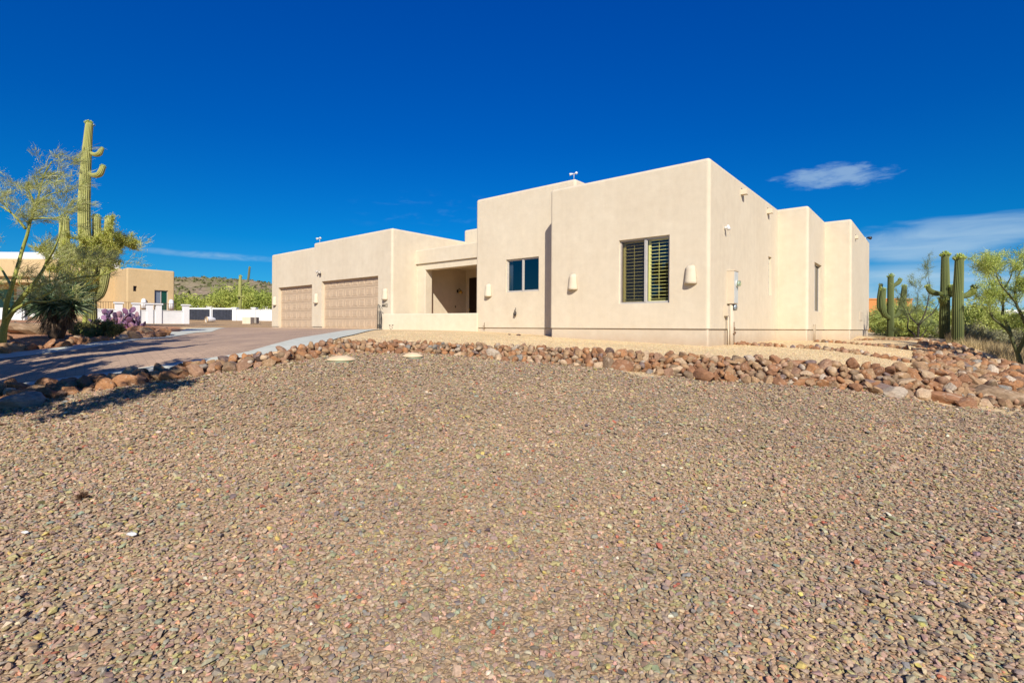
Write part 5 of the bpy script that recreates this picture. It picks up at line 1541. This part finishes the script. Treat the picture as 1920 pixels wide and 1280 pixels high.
wall_run('garden_wall', 'white wall stub behind the palo verde trunk at the left edge', (-120, 31), (46, 31), 1.6, CZ + 1.0, .2, M['white_wall'], (38,), CZ + 1.1)
wall_run('garden_wall', 'white garden wall between the gates and the garage', (439, 46), (513, 46), 1.8, CZ + 1.48, .2, M['white_wall'], (440, 476), CZ + 1.60)
wall_run('garden_wall', 'second white wall with tall posts farther back', (352, 60), (515, 60), 1.6, CZ + 2.32, .25, M['white_wall'], (437, 479), CZ + 2.52)
def railing(label, p0, p1, z0, z1, step=.14):
    a = Vector((*C2(*p0), 0)); b = Vector((*C2(*p1), 0)); d = b - a; L = d.length
    root = tag(empty('iron_railing', (a.x, a.y, 0), math.atan2(d.y, d.x)), label, 'railing')
    mb = MB(); mb.box(0, L, -.02, .02, z1 - .03, z1); mb.box(0, L, -.02, .02, z0 + .1, z0 + .13); mb.build('rail', M['iron'], root)
    mb = MB()
    for k in range(int(L / step)): mb.box(k * step, k * step + .022, -.011, .011, z0, z1 - .03)
    mb.build('bars', M['iron'], root)
railing('brown iron railing above the long white garden wall', (178, 34), (332, 37.6), 1.6, CZ + 1.62)
def gate(label, px0, px1, D):
    a = Vector((*C2(px0, D), 0)); b = Vector((*C2(px1, D), 0)); L = (b - a).length; z0 = tz(a.x, a.y)
    root = tag(empty('garden_gate', (a.x, a.y, 0)), label, 'gate', 'pair of dark slatted gates')
    z0 = CZ + .54; z1 = CZ + 1.50
    mb = MB(); mb.box(0, L, -.03, .03, z1, z1 + .13); mb.box(0, .07, -.03, .03, z0, z1); mb.box(L - .12, L, -.03, .03, z0 - .05, z1); mb.build('gate_frame', M['white'], root)
    mb = MB(); n = 14; w = (L - .19) / n
    for k in range(n): mb.box(.07 + k * w + .01, .07 + (k + 1) * w - .01, -.012 - .006 * (k % 2), .012, z0 + .01, z1 - .002)
    mb.build('slats', M['slats_dark'], root)
    mb = MB(); mb.box(.07, L - .12, .02, .035, z0 + .02, z1 - .01); mb.build('backing', M['dark'], root)
gate('left leaf of the dark slatted gates in white frames', 353.5, 396, 46)
gate('right leaf of the dark slatted gates in white frames', 397, 438, 46)
# things on the dirt by the walls
p = wx(387, 602, 40); z = tz(p.x, p.y)
e_ = tag(empty('clay_pot', (p.x, p.y, z)), 'cream pot lying on its side in front of the gates', 'pot')
mb = MB(); mb.tube([(.35, .5, .22), (.2, .2, .23), (.05, -.05, .22)], [.14, .24, .22], 18, False); mb.build('body', M['white'], e_)
mb = MB(); mb.tube([(.05, -.05, .22), (.03, -.08, .22)], [.25, .25], 18, False); mb.tube([(.06, -.04, .22), (.07, -.03, .22)], [.2, .2], 18); mb.build('rim', M['lid'], e_)
p = wx(465, 606, 38); z = tz(p.x, p.y)
e_ = tag(empty('equipment_cover', (p.x, p.y, z)), 'tan stucco block standing before the white wall', 'utility box')
bm = bmesh.new(); bmesh.ops.create_cube(bm, size=1)
for v in bm.verts: v.co = Vector((v.co.x * .62, v.co.y * .5, (v.co.z + .5) * .52))
bmesh.ops.bevel(bm, geom=bm.edges[:], offset=.02, segments=2, profile=.5, affect='EDGES'); bmobj(bm, 'block', M['stucco'], e_)
p = wx(478, 605, 38.5); z = tz(p.x, p.y)
e_ = tag(empty('cooling_unit', (p.x, p.y, z)), 'grey louvred cooling unit right of the tan block', 'air conditioner')
mb = MB(); mb.box(-.21, .21, -.2, .2, .05, .5); mb.build('case', plain('unit_grey', (.25, .21, .17), .6, .1, .3, .2), e_)
mb = MB()
for k in range(7): mb.box(-.19, .19, -.215, -.201, .09 + k * .055, .115 + k * .055)
mb.build('louvres', M['alu'], e_)
p = wx(487.5, 612, 36); z = tz(p.x, p.y)
e_ = tag(empty('marker_stake', (p.x, p.y, z)), 'thin pale marker stake stuck in the dirt left of the garage', 'stake')
mb = MB(); mb.tube([(0, 0, 0), (0, 0, 1.1)], .012, 6); mb.tube([(0, 0, 1.06), (.06, 0, 1.08)], .01, 6); mb.build('rod', M['alu'], e_)

# ------------------------------------------------------------------ far houses at right
def far_house(name, label, px0, px1, D, ztop, mat, mat2=None, dep=10):
    a = Vector((*C2(px0, D), 0)); b = Vector((*C2(px1, D), 0)); L = (b - a).length
    root = tag(empty(name, (a.x, a.y, 0)), label, 'house')
    mb = MB(); mb.box(0, L, 0, dep, 0, ztop); mb.build('wall', mat, root)
    mb = MB(); mb.box(-.1, L + .1, -.1, dep + .1, ztop, ztop + .25); mb.build('parapet', mat2 or mat, root)
    return root, L
r_, L = far_house('distant_house', 'orange stucco house showing beyond the right end of the near house', 1590, 1710, 85, CZ + 5.0, M['orange'])
mb = MB()
for k in range(3): mb.box(2 + k * 3, 3 + k * 3, -.03, .05, 3.0, 4.2)
mb.build('window', M['bronze'], r_)
r_, L = far_house('distant_house', 'low white edged house behind the palo verde at right', 1800, 2050, 80, CZ + 2.6, M['shaded_wall'], M['white'])
mb = MB(); mb.box(-.3, L + .3, -1.2, .0, CZ + 2.3, CZ + 3.2); mb.build('fascia', M['white'], r_)

# loose dark stones on tan gravel and a pinecone-like seed head on the gravel
for px, py, D, lab in ((972, 629.5, 16.6, 'dark stone on the tan gravel by the shaded wall corner'), (955, 631.5, 16.8, 'tiny dark stone left of another on the tan gravel')):
    o = bpy.data.objects.new('stone', RM[3]); COL.objects.link(o); p = wx(px, py, D); o.location = (p.x, p.y, tz(p.x, p.y) + .02)
    s = .05 if px > 960 else .03; o.scale = (s * 1.5, s, s * .8); o.color = (.10, .06, .05, 1); tag(o, lab, 'stone')
p = wx(155, 996, 3.75); z = tz(p.x, p.y)
e_ = tag(empty('seed_head', (p.x, p.y, z + .02)), 'small dark brown spiny seed head lying on the gravel', 'seed head')
rg = np.random.default_rng(77); n = 160; d_ = rg.normal(size=(n, 3)); d_[:, 2] = np.abs(d_[:, 2]); d_ /= np.linalg.norm(d_, axis=1)[:, None]
V, Fc, C = twigs(d_ * .012, d_, rg.uniform(.02, .045, n), .008, [(.10, .05, .03), (.16, .09, .05)], rg); np_mesh('spines', V, Fc, M['leaf'], e_, C)
for px, py, D, r_, lab in ((247, 1044, 3.25, .022, 'bright white pebble on the gravel, larger one at lower left'), (47, 1037, 3.25, .016, 'pale pebble near the left edge of the gravel')):
    o = bpy.data.objects.new('pebble', RM[5]); COL.objects.link(o); p = wx(px, py, D); o.location = (p.x, p.y, tz(p.x, p.y) + .022); o.scale = (r_ * 1.4, r_, r_ * .6); o.color = (.85, .83, .8, 1); tag(o, lab, 'pebble')
